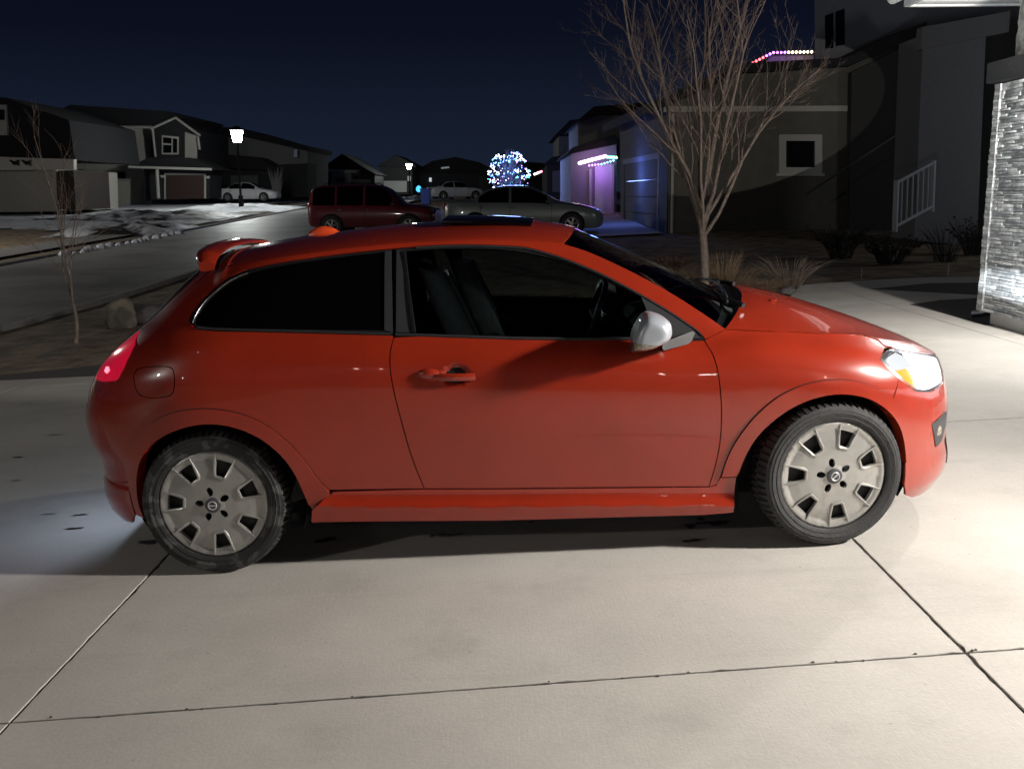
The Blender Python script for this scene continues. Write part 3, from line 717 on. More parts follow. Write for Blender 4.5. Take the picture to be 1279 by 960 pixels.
# ---- wheels
def disc_plate(name, outer, holes, zf, m, parent, thick, step=.009):
    P, T = cdt(outer, holes, step)
    def f(q):
        r = np.hypot(q[:, 0], q[:, 1]); return np.stack([q[:, 0], -zf(r), q[:, 1]], -1)
    e = .0008; p = f(P); n = np.cross(f(P + [e, 0]) - f(P - [e, 0]), f(P + [0, e]) - f(P - [0, e])); n /= np.linalg.norm(n, axis=1, keepdims=True)
    n *= np.where(n[:, 1] > 0, -1, 1)[:, None]
    return mesh_with_normals(name, p, n, T, m, parent, thick)
WR, WW = .318, .205
def cap_prof(r):
    return np.interp(r, [0, .035, .045, .10, .15, .178, .188, .200, .212, .219, .2225], [.008, .008, .004, .003, -.001, -.006, -.008, -.003, -.001, -.005, -.012])
def make_wheel(name, loc, rot0, steer, rubber, seed):
    w_ = MB(); w_.lathe([(.001, -.035), (.06, -.035), (.07, -.05), (.15, -.06), (.21, -.055), (.232, -.085), (.232, .10), (.18, .10)], 40)
    wh = w_.build(name, M['steel'], car); wh.location = loc; wh.rotation_euler = (0, 0, steer)
    # tyre, outer face at -y
    h = WW / 2; t_ = MB()
    prof = [(.214, -h + .018), (.217, -h + .006), (.224, -h + .002), (.238, -h - .001), (.240, -h + .001), (.262, -h - .004), (.264, -h - .002), (.280, -h - .001), (.283, -h + .002), (.298, -h + .006), (.308, -h + .014), (.314, -h + .028), (.3175, -h + .048), (.3175, -.035), (.310, -.034), (.310, -.026), (.318, -.025), (.318, .025), (.310, .026), (.310, .034), (.3175, .035), (.3175, h - .048), (.314, h - .028), (.300, h - .008), (.27, h), (.23, h - .004), (.214, h - .018)]
    rng = random.Random(seed)
    def wob(i, k):
        z_ = prof[i]
        if i in (10, 11, 12, 13, 16, 17, 20, 21, 22):
            ph = k + (2 if i in (16, 17) else 0)
            return -.011 if ph % 4 == 0 else (-.0015 if ph % 4 == 2 else 0)
        return 0
    prof = [(.318 - (.318 - r_) * .80 if r_ < .3 else r_, h_) for r_, h_ in prof]
    t_.lathe(prof, 264, wob=wob); t_.build('tyre', rubber, wh, 28)
    # hub cap with seven windows and five bolt holes
    holes = []
    for k in range(7):
        a = R(rot0 + 360 / 7 * k)
        q = [(.119, -.017), (.125, -.021), (.184, -.033), (.186, -.02), (.186, .02), (.184, .033), (.125, .021), (.119, .017)]
        q = [(r_ * math.cos(a) - s_ * math.sin(a), r_ * math.sin(a) + s_ * math.cos(a)) for r_, s_ in q]
        holes.append(q)
    for k in range(5):
        a = R(rot0 + 28 + 72 * k); q = []
        for b in np.linspace(0, 2 * math.pi, 13)[:-1]:
            rr_, ss = .055 + .0185 * math.cos(b), .0130 * math.sin(b)
            q.append((rr_ * math.cos(a) - ss * math.sin(a), rr_ * math.sin(a) + ss * math.cos(a)))
        holes.append(q)
    outer = [(.2225 * math.cos(a), .2225 * math.sin(a)) for a in np.linspace(0, 2 * math.pi, 97)[:-1]]
    hc = disc_plate('hub_cap', outer, holes, cap_prof, M['hubcap'], wh, .016); hc.location = (0, -h + .008, 0); hc.scale = (1.065, 1, 1.065)
    lp = MB()
    for k in range(7):
        a = R(rot0 + 360 / 7 * k)
        path = [(.207, -.041), (.155, -.031), (.126, -.0245), (.1165, -.018), (.1165, .018), (.126, .0245), (.155, .031), (.207, .041)]
        pts = []
        for r_, s_ in path:
            x, z = r_ * math.cos(a) - s_ * math.sin(a), r_ * math.sin(a) + s_ * math.cos(a); pts.append((x, -float(cap_prof(np.hypot(x, z))) - .001, z))
        lp.tube(pts, [.002, .0060, .0070, .0070, .0070, .0070, .0060, .002], 8)
    lp.build('window_lip', M['hubcap'], hc)
    cc = MB(); cc.lathe([(.0005, -.016), (.026, -.0155), (.031, -.013), (.0325, -.004)], 32); co = cc.build('centre_cap', M['cap_dark'], hc)
    em = MB(); ring = [(.0165 * math.cos(a), -.0165, .0165 * math.sin(a)) for a in np.linspace(0, 2 * math.pi, 25)]
    em.tube(ring, .0028, 6, cap=False); em.box((0, -.0172, 0), (.031, .003, .006))
    eo = em.build('emblem', M['badge'], hc); eo.rotation_euler = (0, R(-38) if abs(steer) > .01 else 0, 0)
    return wh
make_wheel('wheel', (-1.32, -.772, WR), 71.0, 0, M['rubber_dirty'], 1)
make_wheel('wheel', (1.32, -.772, WR), 71.5, R(7.5), M['rubber'], 2)
make_wheel('wheel', (-1.32, .772, WR), 40, R(180), M['rubber'], 3)
make_wheel('wheel', (1.32, .772, WR), 20, R(187.5), M['rubber'], 4)
# wheel wells and underbody
for (cx, cz) in (RC, FC):
    for sd in (1, -1):
        w_ = MB(); n = 26; A = [(cx + .392 * math.cos(a), cz + .392 * math.sin(a)) for a in np.linspace(R(-25), R(205), n)]
        w_.loft([[(x, -sd * min(.855, float(Yo(x, max(z, .15))) - .03), z) for x, z in A], [(x, -sd * .52, z) for x, z in A]], closed=False, cap=False)
        w_.add([(x, -sd * .52, z) for x, z in A], [tuple(range(n))], False)
        w_.build('wheel_well', M['well'], car)
ub = MB(); ub.box((0, 0, .24), (1.84, 1.60, .10)); ub.box((0, 0, .22), (3.55, 1.0, .10)); ub.box((1.25, 0, .45), (.95, 1.0, .45)); ub.box((-1.35, 0, .52), (.75, 1.02, .55)); ub.box((-1.80, 0, .50), (.20, 1.0, .5))
ub.build('underbody', M['well'], car)
# ---- cabin
ib = MB(); ib.box((-.15, 0, .32), (2.2, 1.55, .03)); ib.box((.98, 0, .62), (.04, 1.4, .6)); ib.box((-1.25, 0, .65), (.04, 1.3, .7))
ib.loft([[(.98, y, .93 - .12 * abs(y) ** 2), (.80, y, .985 - .1 * abs(y) ** 2), (.62, y, .955 - .08 * abs(y) ** 2), (.58, y, .90), (.62, y, .70), (.98, y, .70)] for y in np.linspace(-.70, .70, 9)], closed=True)
ib.box((.15, 0, .55), (1.0, .22, .3), bev=.03); ib.build('dashboard', M['interior'], car)
def door_card(sd):
    d = MB(); d.box((.1, sd * .775, .66), (1.15, .02, .55)); d.tube([(-.25, sd * .72, .74), (.3, sd * .72, .76)], .03, 8); d.build('door_card', M['interior'], car)
door_card(1); door_card(-1)
def seat(y, x0, light):
    b = MB()
    def slab(cs, wd, th, z_or):   # cs: list of (x,z,halfwidth,halfthick)
        rings = []
        for (x, z, hw, ht, ang) in cs:
            c_, s_ = math.cos(ang), math.sin(ang); ring = []
            for a in np.linspace(0, 2 * math.pi, 21)[:-1]:
                u = math.copysign(abs(math.cos(a)) ** .55, math.cos(a)) * hw; v = math.copysign(abs(math.sin(a)) ** .6, math.sin(a)) * ht
                ring.append((x + v * c_, y + u, z + v * s_))
            rings.append(ring)
        b.loft(rings)
    an_ = R(20)
    slab([(x0 - .02 - t * .235, .62 + t * .62, .245 - .05 * max(0, t - .55) - .10 * max(0, t - .85), .065 + .02 * math.sin(3.1 * t), -an_) for t in np.linspace(0, 1, 10)], 0, 0, 0)
    slab([(x0 - .04 + t * .50, .56 + .03 * t, .245, .075, R(90)) for t in np.linspace(0, 1, 7)], 0, 0, 0)
    s_ = b.build('seat', M['seat'], car, 60)
    h = MB(); rings = []
    for t in np.linspace(0, 1, 8):
        k = math.sin(math.pi * (.1 + .8 * t)) ** .4
        rings.append([(x0 - .275 + .045 * k * math.cos(a) - .03 * t, y + .115 * k * math.copysign(abs(math.sin(a)) ** .6, math.sin(a)), 1.285 + .13 * t - .06) for a in np.linspace(0, 2 * math.pi, 17)[:-1]])
    h.loft(rings); h.build('headrest', M['seat_dark'], s_, 60)
    ins = MB(); ins.loft([[(x0 + .055 - t * .245 - .012 * (1 - abs(u)), y + u * .13, .66 + t * .56) for u in np.linspace(-1, 1, 7)] for t in np.linspace(0, 1, 6)], closed=False, cap=False); ins.build('seat_insert', M['seat_dark'], s_, 60)
seat(-.36, -.10, 1); seat(.36, -.02, 1); seat(-.30, -.86, 1); seat(.30, -.86, 1)
sw = MB(); c_ = Vector((.42, .36, .90)); a1 = Vector((math.sin(R(28)), 0, math.cos(R(28)))) ; a1 = Vector((.40, 0, .92)).normalized(); a2 = Vector((0, 1, 0))
sw.tube([c_ + (a1 * math.cos(a) + a2 * math.sin(a)) * .185 for a in np.linspace(0, 2 * math.pi, 33)], .015, 8, cap=False)
nrm = a1.cross(a2).normalized()
sw.tube([c_ - a2 * .17, c_ - nrm * .02, c_ + a2 * .17], [.014, .045, .014], 8); sw.tube([c_ - nrm * .02, c_ - a1 * .17], [.04, .014], 8)
sw.tube([c_, c_ + Vector((.25, 0, -.10))], .03, 8); sw.build('steering_wheel', M['plastic'], car)
sg = MB(); sg.tube([c_ + (a1 * math.cos(a) + a2 * math.sin(a)) * .186 for a in np.linspace(R(-150), R(-60), 9)], .017, 8); sg.build('wheel_grip_trim', M['silver_cap'], car)

# headlamp beams and the number-plate lamp (real lamps of this car)
def car_lamp(name, kind, p, tgt, energy, color, size, sizey=None, spread=None, spot=None, blend=.1):
    d = bpy.data.lights.new(name, kind); d.energy = energy; d.color = color
    if kind == 'AREA':
        d.shape = 'RECTANGLE'; d.size = size; d.size_y = sizey; d.spread = spread
    else:
        d.shadow_soft_size = size; d.spot_size = spot; d.spot_blend = blend
    o = bpy.data.objects.new(name, d); COL.objects.link(o); o.parent = car
    o.location = p; o.rotation_euler = (Vector(tgt) - Vector(p)).to_track_quat('-Z', 'Y').to_euler()
    return o
for sd in (1, -1):
    # dipped beam: wide, flat, with a level upper edge; plus the soft spill close to the bumper
    p0 = (1.97 if sd > 0 else 1.97, -sd * .60, .675)
    o = car_lamp('headlamp_beam', 'SPOT', p0, (p0[0] + 4.0, p0[1] + .35, p0[2] - .29), 3600, (.88, .95, 1.0), .03, spot=R(116), blend=.06)
    o.scale = (1, .0445, 1)
    o = car_lamp('headlamp_beam', 'SPOT', p0, (p0[0] + 4.0, p0[1] + .2, p0[2] - 1.25), 12, (.88, .95, 1.0), .03, spot=R(116), blend=.25)
    o.scale = (1, .19, 1)
    car_lamp('headlamp_spill', 'SPOT', p0, (p0[0] + 2.0, p0[1], -.4), 2.5, (.88, .95, 1.0), .04, spot=R(130), blend=.8)
    car_lamp('headlamp_spill', 'SPOT', p0, (p0[0] + 3.0, p0[1] + 2.6, p0[2] + 1.9), 430, (.86, .95, 1.0), .04, spot=R(84), blend=.7)
car_lamp('plate_lamp', 'SPOT', (-2.10, -.05, .60), (-2.75, -.05, 0), 8, (.62, .76, 1.0), .03, spot=R(150), blend=.4)
car_lamp('tail_glow', 'SPOT', (-1.90, -.67, .90), (-2.6, -1.1, .6), .5, (1, .05, .08), .03, spot=R(140), blend=.5)
# ================================================================== GROUND AND SETTING
def zg(X, Y):
    a = .0406 * min(6.0, max(-8.0, X)); t = max(0.0, Y - 17.0)
    r = .0225 * min(t, 60.0) if t > 4 else .0225 * t * t / 8 * (1 if t <= 4 else 0) + 0
    if t > 4: r -= .0225 * 2
    return a + r
def gpx(px, py, lift=0.0):   # point where the line of sight through a pixel meets the ground
    lo, hi = 2.0, 300.0
    for _ in range(60):
        m_ = (lo + hi) / 2; p = px_point(px, py, m_)
        if p[2] > zg(p[0], p[1]) + lift: lo = m_
        else: hi = m_
    p = px_point(px, py, lo); return Vector((p[0], p[1], zg(p[0], p[1])))
def P(px, py, Y): return Vector(px_point(px, py, Y))

M['concrete'] = mat('broom_finished_concrete', (.47, .45, .415), .85, var=.10, vscale=1.2, bump=.06, bscale=90, dark=(.38, .36, .335), dscale=.9, dlo=.52, dhi=.80, stretch=(1, 1, 1))
def refine_concrete(m):
    N, L = m.node_tree.nodes, m.node_tree.links; b = N['Principled BSDF']; tc = N.new('ShaderNodeTexCoord')
    src = b.inputs['Base Color'].links[0].from_socket
    # fine aggregate speckle and small pits
    v = N.new('ShaderNodeTexNoise'); v.inputs['Scale'].default_value = 55; v.inputs['Detail'].default_value = 10; v.inputs['Roughness'].default_value = .75; L.new(tc.outputs['Object'], v.inputs['Vector'])
    r = N.new('ShaderNodeMapRange'); r.inputs['From Min'].default_value = .35; r.inputs['From Max'].default_value = .65; r.inputs['To Min'].default_value = .94; r.inputs['To Max'].default_value = 1.05; L.new(v.outputs[0], r.inputs['Value'])
    vo = N.new('ShaderNodeTexVoronoi'); vo.inputs['Scale'].default_value = 7.5; vo.inputs['Randomness'].default_value = 1; L.new(tc.outputs['Object'], vo.inputs['Vector'])
    nd = N.new('ShaderNodeTexNoise'); nd.inputs['Scale'].default_value = 40; L.new(tc.outputs['Object'], nd.inputs['Vector'])
    ad = N.new('ShaderNodeMath'); ad.operation = 'MULTIPLY_ADD'; ad.inputs[1].default_value = .06; L.new(nd.outputs[0], ad.inputs[0]); L.new(vo.outputs['Distance'], ad.inputs[2])
    pr = N.new('ShaderNodeMapRange'); pr.inputs['From Min'].default_value = .065; pr.inputs['From Max'].default_value = .085; pr.inputs['To Min'].default_value = .78; pr.inputs['To Max'].default_value = 1.0; L.new(ad.outputs[0], pr.inputs['Value'])
    mu = N.new('ShaderNodeMath'); mu.operation = 'MULTIPLY'; L.new(r.outputs[0], mu.inputs[0]); L.new(pr.outputs[0], mu.inputs[1])
    mx = N.new('ShaderNodeMix'); mx.data_type = 'RGBA'; mx.blend_type = 'MULTIPLY'; mx.inputs['Factor'].default_value = 1; L.new(src, mx.inputs['A']); L.new(mu.outputs[0], mx.inputs['B']); L.new(mx.outputs['Result'], b.inputs['Base Color'])
    last = mx.outputs['Result']
    for sc_, st_, lo_, hi_, k_ in ((2.1, (1, 1, 1), .54, .72, .86), (1.6, (.25, 2.6, 1), .56, .74, .90), (.45, (1, 1, 1), .40, .62, 1.07)):
        mp_ = N.new('ShaderNodeMapping'); mp_.inputs['Scale'].default_value = st_; L.new(tc.outputs['Object'], mp_.inputs['Vector'])
        n_ = N.new('ShaderNodeTexNoise'); n_.inputs['Scale'].default_value = sc_; n_.inputs['Detail'].default_value = 7; n_.inputs['Roughness'].default_value = .65; L.new(mp_.outputs[0], n_.inputs['Vector'])
        q_ = N.new('ShaderNodeMapRange'); q_.inputs['From Min'].default_value = lo_; q_.inputs['From Max'].default_value = hi_; q_.inputs['To Min'].default_value = 1.0; q_.inputs['To Max'].default_value = k_; L.new(n_.outputs[0], q_.inputs['Value'])
        m_ = N.new('ShaderNodeMix'); m_.data_type = 'RGBA'; m_.blend_type = 'MULTIPLY'; m_.inputs['Factor'].default_value = 1; L.new(last, m_.inputs['A']); L.new(q_.outputs[0], m_.inputs['B']); last = m_.outputs['Result']
    L.new(last, b.inputs['Base Color'])
    # broom strokes and wandering low relief
    mp = N.new('ShaderNodeMapping'); mp.inputs['Scale'].default_value = (60, 3, 1); mp.inputs['Rotation'].default_value = (0, 0, R(8)); L.new(tc.outputs['Object'], mp.inputs['Vector'])
    br = N.new('ShaderNodeTexNoise'); br.inputs['Scale'].default_value = 2.5; br.inputs['Detail'].default_value = 5; L.new(mp.outputs[0], br.inputs['Vector'])
    b2 = N.new('ShaderNodeBump'); b2.inputs['Strength'].default_value = .05; b2.inputs['Distance'].default_value = .008; L.new(br.outputs[0], b2.inputs['Height'])
    old = b.inputs['Normal'].links[0].from_socket; L.new(old, b2.inputs['Normal']); L.new(b2.outputs[0], b.inputs['Normal'])
refine_concrete(M['concrete'])
M['joint'] = mat('joint_dirt', (.045, .040, .034), .95, var=.4, vscale=30)
M['asphalt'] = mat('worn_road', (.31, .305, .29), .55, var=.18, vscale=1.3, bump=.25, bscale=40, dark=(.18, .175, .17), dscale=.35, dlo=.45, dhi=.65)
M['soil'] = mat('dead_grass_soil', (.25, .185, .115), .95, var=.5, vscale=9, bump=.8, bscale=22, dark=(.12, .092, .06), dscale=2.2)
M['snow'] = mat('old_snow', (.72, .74, .78), .6, var=.10, vscale=6, bump=.6, bscale=8, dark=(.30, .29, .28), dscale=2.6, dlo=.55, dhi=.75)
M['wet'] = mat('wet_mark', (.022, .020, .018), .3)
M['kerb'] = mat('kerb_concrete', (.22, .21, .20), .85, var=.2, vscale=3)

# ground sheet
def sheet(name, xs, ys, zf, m, kind='structure', keep=None):
    V = [(x, y, zf(x, y)) for y in ys for x in xs]; n = len(xs); Fc = []
    for j in range(len(ys) - 1):
        for i in range(n - 1):
            if keep is None or keep((xs[i] + xs[i + 1]) / 2, (ys[j] + ys[j + 1]) / 2): Fc.append((j * n + i, j * n + i + 1, (j + 1) * n + i + 1, (j + 1) * n + i))
    b = MB(); b.add(V, Fc); o = b.build(name, m); o['kind'] = kind; return o
from mathutils import noise as mnoise
def hn(x, y, s, seed=0): return mnoise.noise(Vector((x * s + seed, y * s, seed * 1.7)))
gx_ = [-600, -300, -150, -90, -60] + list(np.arange(-45, 16.1, .5)) + [20, 30, 60, 150, 300, 600]
gy_ = [-80, -40, -15] + list(np.arange(-8, 60.1, .5)) + [65, 70, 80, 95, 120, 160, 250, 400, 900]
sheet('ground', gx_, gy_, lambda x, y: zg(x, y) - .055 + (.03 * hn(x, y, 1.1) if 9 < y < 60 else 0) * .8, M['soil'])
# road running away on the left
ROAD_R, ROAD_L = -7.6, -13.3
sheet('road', [ROAD_L + (ROAD_R - ROAD_L) * k / 12 for k in range(13)], list(np.arange(-10, 140, 1.5)), lambda x, y: zg(x, y) - .012, M['asphalt'])
kb = MB()
for x0 in (ROAD_R, ROAD_L):
    ys = np.arange(-10, 140, 2.0); rg = []
    for y in ys:
        z = zg(x0, y); s_ = 1 if x0 == ROAD_R else -1
        h = .015 if (x0 == ROAD_R and y < 10.5) else .05
        rg.append([(x0, y, z - .05), (x0 + .02 * s_, y, z + h - .02), (x0 + .05 * s_, y, z + h), (x0 + .17 * s_, y, z + h), (x0 + .17 * s_, y, z - .05)])
    kb.loft(rg)
tag(kb.build('kerb', M['kerb']), kind='structure')
sheet('footpath', [-16.2, -15.4, -14.6], list(np.arange(5, 120, 2.0)), lambda x, y: zg(x, y) + .02, M['kerb'])

# driveway: cast slabs with open joints
def yfar(x): return float(np.interp(x, [-7.6, -4.0, 3.7, 4.33, 7.8], [9.55, 9.46, 13.0, 14.6, 15.0]))
XJ = [-7.58, -4.68, -1.60, 1.49, 4.57, 7.8]
def yj(k, x): return [-1.2, 2.915 + .052 * x, 5.98 + .02 * x, 9.05, 12.15, 16][k]
drv = MB(); rngd = random.Random(3); gap = .0042
def slab(poly):
    q = []
    for i in range(len(poly)):
        a = np.array(poly[i]); b = np.array(poly[(i + 1) % len(poly)]); L_ = np.linalg.norm(b - a); k = max(1, int(L_ / .035)) if (a[1] < 7 and b[1] < 7) else max(1, int(L_ / .3))
        nr = np.array([-(b - a)[1], (b - a)[0]]) / max(L_, 1e-6)
        for t in range(k):
            j = abs(rngd.gauss(0, .0012)) + (rngd.random() < .05) * rngd.random() * .007
            q.append(a + (b - a) * t / k + nr * j)
    n = len(q); top = [(p[0], p[1], zg(p[0], min(p[1], 17))) for p in q]
    c = np.mean(q, axis=0); mid = [(p[0], p[1], t[2] - .002) for p, t in zip(q, top)]
    ins = [(p[0] + (c[0] - p[0]) / max(1e-6, np.linalg.norm(c - p)) * .003, p[1] + (c[1] - p[1]) / max(1e-6, np.linalg.norm(c - p)) * .003, 0) for p in q]
    ins = [(a, b, zg(a, b)) for a, b, _ in ins]
    bot = [(a, b, z - .12) for a, b, z in mid]
    drv.add(ins + mid + bot, [tuple(range(n))] + [(k, n + k, n + (k + 1) % n, (k + 1) % n) for k in range(n)] + [(n + k, 2 * n + k, 2 * n + (k + 1) % n, n + (k + 1) % n) for k in range(n)], False)
for i in range(len(XJ) - 1):
    for k in range(5):
        x0, x1 = XJ[i] + gap, XJ[i + 1] - gap
        bot = [(x, yj(k, x) + gap) for x in np.linspace(x0, x1, 13)]
        top = [(x, min(yj(k + 1, x) - gap, yfar(x))) for x in np.linspace(x1, x0, 13)]
        if all(t[1] <= b[1] + .02 for t, b in zip(top[::-1], bot)): continue
        bb = [b for b, t in zip(bot, top[::-1]) if t[1] > b[1] + .02]; tt = [t for b, t in zip(bot, top[::-1]) if t[1] > b[1] + .02][::-1]
        if len(bb) < 2: continue
        slab(bb + tt)
tag(drv.build('driveway', M['concrete'], angle=20), kind='structure')
jb = MB(); jb.add([(-7.6, -1.25, zg(-7.6, 0) - .0055), (6, -1.25, zg(6, 0) - .0055), (7.8, -1.25, zg(6, 0) - .0055), (7.8, 14.0, zg(6, 0) - .0055), (6, 14.0, zg(6, 0) - .0055), (-7.6, 9.0, zg(-7.6, 0) - .0055)], [(0, 1, 4, 5), (1, 2, 3, 4)], False)
tag(jb.build('joint_bed', M['joint'], fix=False), kind='structure')
# wet marks and leaf scraps on the slab
wm = MB(); rngw = random.Random(11)
def blob(x, y, rx, ry, lift=.002):
    n = 22; ph = rngw.random() * 6; P_ = []
    for k in range(n):
        a = 2 * math.pi * k / n; r_ = 1 + .30 * math.sin(2 * a + ph) + .22 * math.sin(5 * a + ph * 2) + rngw.uniform(-.08, .08)
        px_, py_ = x + rx * r_ * math.cos(a), y + ry * r_ * math.sin(a); P_.append((px_, py_, zg(px_, py_) + lift))
    wm.add(P_, [tuple(range(n))], False)
for (px, py, rx, ry) in ((555, 668, .045, .03), (572, 667, .035, .02), (540, 669, .02, .02), (880, 653, .05, .025), (862, 657, .04, .03), (898, 653, .07, .03), (866, 675, .06, .022), (875, 648, .03, .02), (405, 675, .05, .03), (185, 677, .07, .03), (413, 672, .03, .02), (664, 652, .02, .012),
                         (22, 571, .05, .015), (20, 600, .05, .012), (100, 643, .04, .018), (92, 660, .07, .014), (60, 642, .04, .012), (70, 543, .07, .012)):
    g_ = gpx(px, py); blob(g_.x, g_.y, rx * .8, ry * .8)
tag(wm.build('wet_marks', M['wet'], fix=False), kind='stuff')
gr_ = MB()
for py_, k in ((0, 20),):
    for j in range(k):
        x = rngw.uniform(-1.7, 1.9); y = yj(1, x) + rngw.uniform(-.012, .012); s_ = rngw.uniform(.003, .007)
        gr_.tube([(x - s_, y, zg(x, y) + .002), (x, y + .3 * s_, zg(x, y) + .004), (x + s_, y, zg(x, y) + .002)], [.0015, rngw.uniform(.002, .0045), .0015], 5)
tag(gr_.build('grit', mat('grit', (.16, .145, .125), .9, var=.4)), kind='stuff')

# ================================================================== OWN HOUSE: stone-clad garage corner on the right
M['stone'] = None
def stone_mat():
    m = mat('ledge_stone', (.30, .30, .295), .75, bump=.5, bscale=55)
    N, L = m.node_tree.nodes, m.node_tree.links; b = N['Principled BSDF']
    g_ = N.new('ShaderNodeNewGeometry'); r = N.new('ShaderNodeValToRGB'); L.new(g_.outputs['Random Per Island'], r.inputs[0])
    for p_, c_ in ((.0, (.20, .21, .215)), (.35, (.31, .32, .325)), (.75, (.40, .41, .41)), (1.0, (.56, .56, .55))):
        e = r.color_ramp.elements.new(p_) if 0 < p_ < 1 else r.color_ramp.elements[0 if p_ == 0 else -1]; e.color = (*c_, 1)
    tc = N.new('ShaderNodeTexCoord'); n_ = N.new('ShaderNodeTexNoise'); n_.inputs['Scale'].default_value = 22; n_.inputs['Detail'].default_value = 8; L.new(tc.outputs['Object'], n_.inputs[0])
    mr = N.new('ShaderNodeMapRange'); mr.inputs['From Min'].default_value = .3; mr.inputs['From Max'].default_value = .7; mr.inputs['To Min'].default_value = .6; mr.inputs['To Max'].default_value = 1.25; L.new(n_.outputs[0], mr.inputs[0])
    mx = N.new('ShaderNodeMix'); mx.data_type = 'RGBA'; mx.blend_type = 'MULTIPLY'; mx.inputs['Factor'].default_value = 1; L.new(r.outputs[0], mx.inputs['A']); L.new(mr.outputs[0], mx.inputs['B']); L.new(mx.outputs['Result'], b.inputs['Base Color'])
    return m
M['stone'] = stone_mat()
M['own_wall'] = mat('dark_siding', (.10, .10, .10), .8)
M['smooth_stone'] = mat('split_face_stone', (.26, .255, .24), .8, var=.3, vscale=25, bump=.9, bscale=30, dark=(.16, .155, .145), dscale=12)
M['ledge'] = mat('dark_stone_ledge', (.035, .035, .036), .8, bump=.4, bscale=40)
M['soffit'] = mat('white_soffit', (.66, .67, .66), .55)
own = empty('stone_clad_garage', (5.0, 10.0, .2), 'grey stacked-stone garage corner with dark ledge and white soffit at the right edge', 'garage')
def rel(o, root):  # keep world placement when parenting to a moved empty
    o.parent = root; o.matrix_parent_inverse = Matrix.Translation(-root.location); return o
PX, PY = 4.83, 10.06
b = MB(); b.box((8.1, 3.9, 1.75), (6.0, 11.9, 3.3)); rel(b.build('garage_wall', M['own_wall']), own)
b = MB(); rs = random.Random(5); z = .33
while z < 2.56:
    h = rs.uniform(.020, .040); h = min(h, 2.57 - z)
    y = PY + rs.uniform(-.006, .012)
    while y > 6.6:
        L_ = rs.uniform(.12, .42); d = rs.uniform(0, .022)
        b.box((PX + .11 - d / 2, y - L_ / 2, z + h / 2), (.20 + d, L_ - .003, h - .003), bev=.004)
        y -= L_
    x = PX - .02
    while x < 5.9:   # return on the far end
        L_ = rs.uniform(.12, .35); d = rs.uniform(0, .025); b.box((x + L_ / 2, PY - .07 + d / 2, z + h / 2), (L_ - .003, .10 + d, h - .003)); x += L_
    z += h
rel(b.build('stone_cladding', M['stone'], angle=25), own)
b = MB(); b.box((5.28, 8.4, 2.68), (1.06, 3.46, .20), bev=.015); rel(b.build('ledge', M['ledge']), own)
b = MB(); V = []
for k in range(0, 30):
    pass
sm_ = MB(); ny, nz = 60, 40; V = []
for j in range(nz + 1):
    for i in range(ny + 1):
        y = 6.7 + (9.98 - 6.7) * i / ny; z = 2.78 + .66 * j / nz; V.append((PX + .12 - .018 * hn(y * 3, z * 3, 2.2) - .01 * hn(y * 3, z * 3, 7), y, z))
sm_.add(V, [(j * (ny + 1) + i, j * (ny + 1) + i + 1, (j + 1) * (ny + 1) + i + 1, (j + 1) * (ny + 1) + i) for j in range(nz) for i in range(ny)])
sm_.box((5.45, 8.35, 3.14), (.80, 3.24, .70)); rel(sm_.build('upper_stone', M['smooth_stone'], fix=False), own)
b = MB(); b.box((5.43, 8.3, .24), (1.0, 3.4, .19), bev=.01); rel(b.build('plinth', M['concrete']), own)
b = MB()
for k in range(34):  # soffit boards
    b.box((5.0, 10.72 - .22 * k - .11, 3.452 + .002 * (k % 2)), (1.56, .215, .02), bev=.004)
rel(b.build('soffit', M['soffit']), own)
b = MB(); b.box((5.0, 10.78, 3.53), (1.66, .06, .20), bev=.01); b.box((4.17, 7.0, 3.53), (.06, 7.6, .20), bev=.01); rel(b.build('fascia', M['soffit']), own)
b = MB(); b.tube([(4.10, y, 3.56) for y in (11.0, 3.2)], .065, 10); rel(b.build('gutter', M['soffit']), own)
b = MB(); b.loft([[(4.05, 11.0, 3.70), (5.9, 11.0, 3.70), (5.9, 2.8, 3.70), (4.05, 2.8, 3.70)], [(4.05, 11.0, 3.78), (9, 11.0, 4.9), (9, 2.8, 4.9), (4.05, 2.8, 3.78)]]); rel(b.build('roof', M['own_wall']), own)
dsp = MB(); g_ = gpx(1215, 393); dsp.tube([(5.22, 10.25, .9), (5.22, 10.25, .34), (5.15, 10.28, .30), (4.93, 10.40, .255)], [.045, .045, .05, .055], 10)
rel(dsp.build('downpipe', M['black_trim']), own)

# ================================================================== NEIGHBOUR HOUSE ACROSS THE YARD
M['stucco'] = mat('taupe_stucco', (.120, .114, .100), .9, var=.12, vscale=3, bump=.5, bscale=60)
M['trim_lt'] = mat('pale_trim', (.42, .41, .37), .8)
M['roof'] = mat('dark_shingles', (.018, .018, .02), .9, var=.4, vscale=12, bump=.5, bscale=30)
M['pale_siding'] = mat('pale_siding', (.24, .245, .27), .8, var=.06)
M['dark_pane'] = mat('dark_window_pane', (.006, .007, .009), .06)
M['white_door'] = mat('white_garage_door', (.50, .50, .52), .5, var=.05)
nb = empty('neighbour_house', P(960, 300, 29), 'taupe stucco house with white-framed small window and blue-lit garage door behind the yard tree', 'house')
NE = Vector((-.45, 8.6, 0))
def prism_px(name, pts, Y, vec, m, root, dz=None):
    b_ = MB(); b_.prism([P(a, c, Y) for a, c in pts], vec); o = b_.build(name, m); return rel(o, root) if root else o
wall_px = [(835, 318), (835, 132), (925, 92), (1058, 84), (1152, 43), (1152, 345)]
prism_px('wall', wall_px, 29, NE, M['stucco'], nb)
prism_px('wall_plinth', [(835, 318), (835, 277), (1152, 284), (1152, 345)], 28.96, (0, .1, 0), mat('stucco_plinth', (.11, .105, .09), .9), nb)
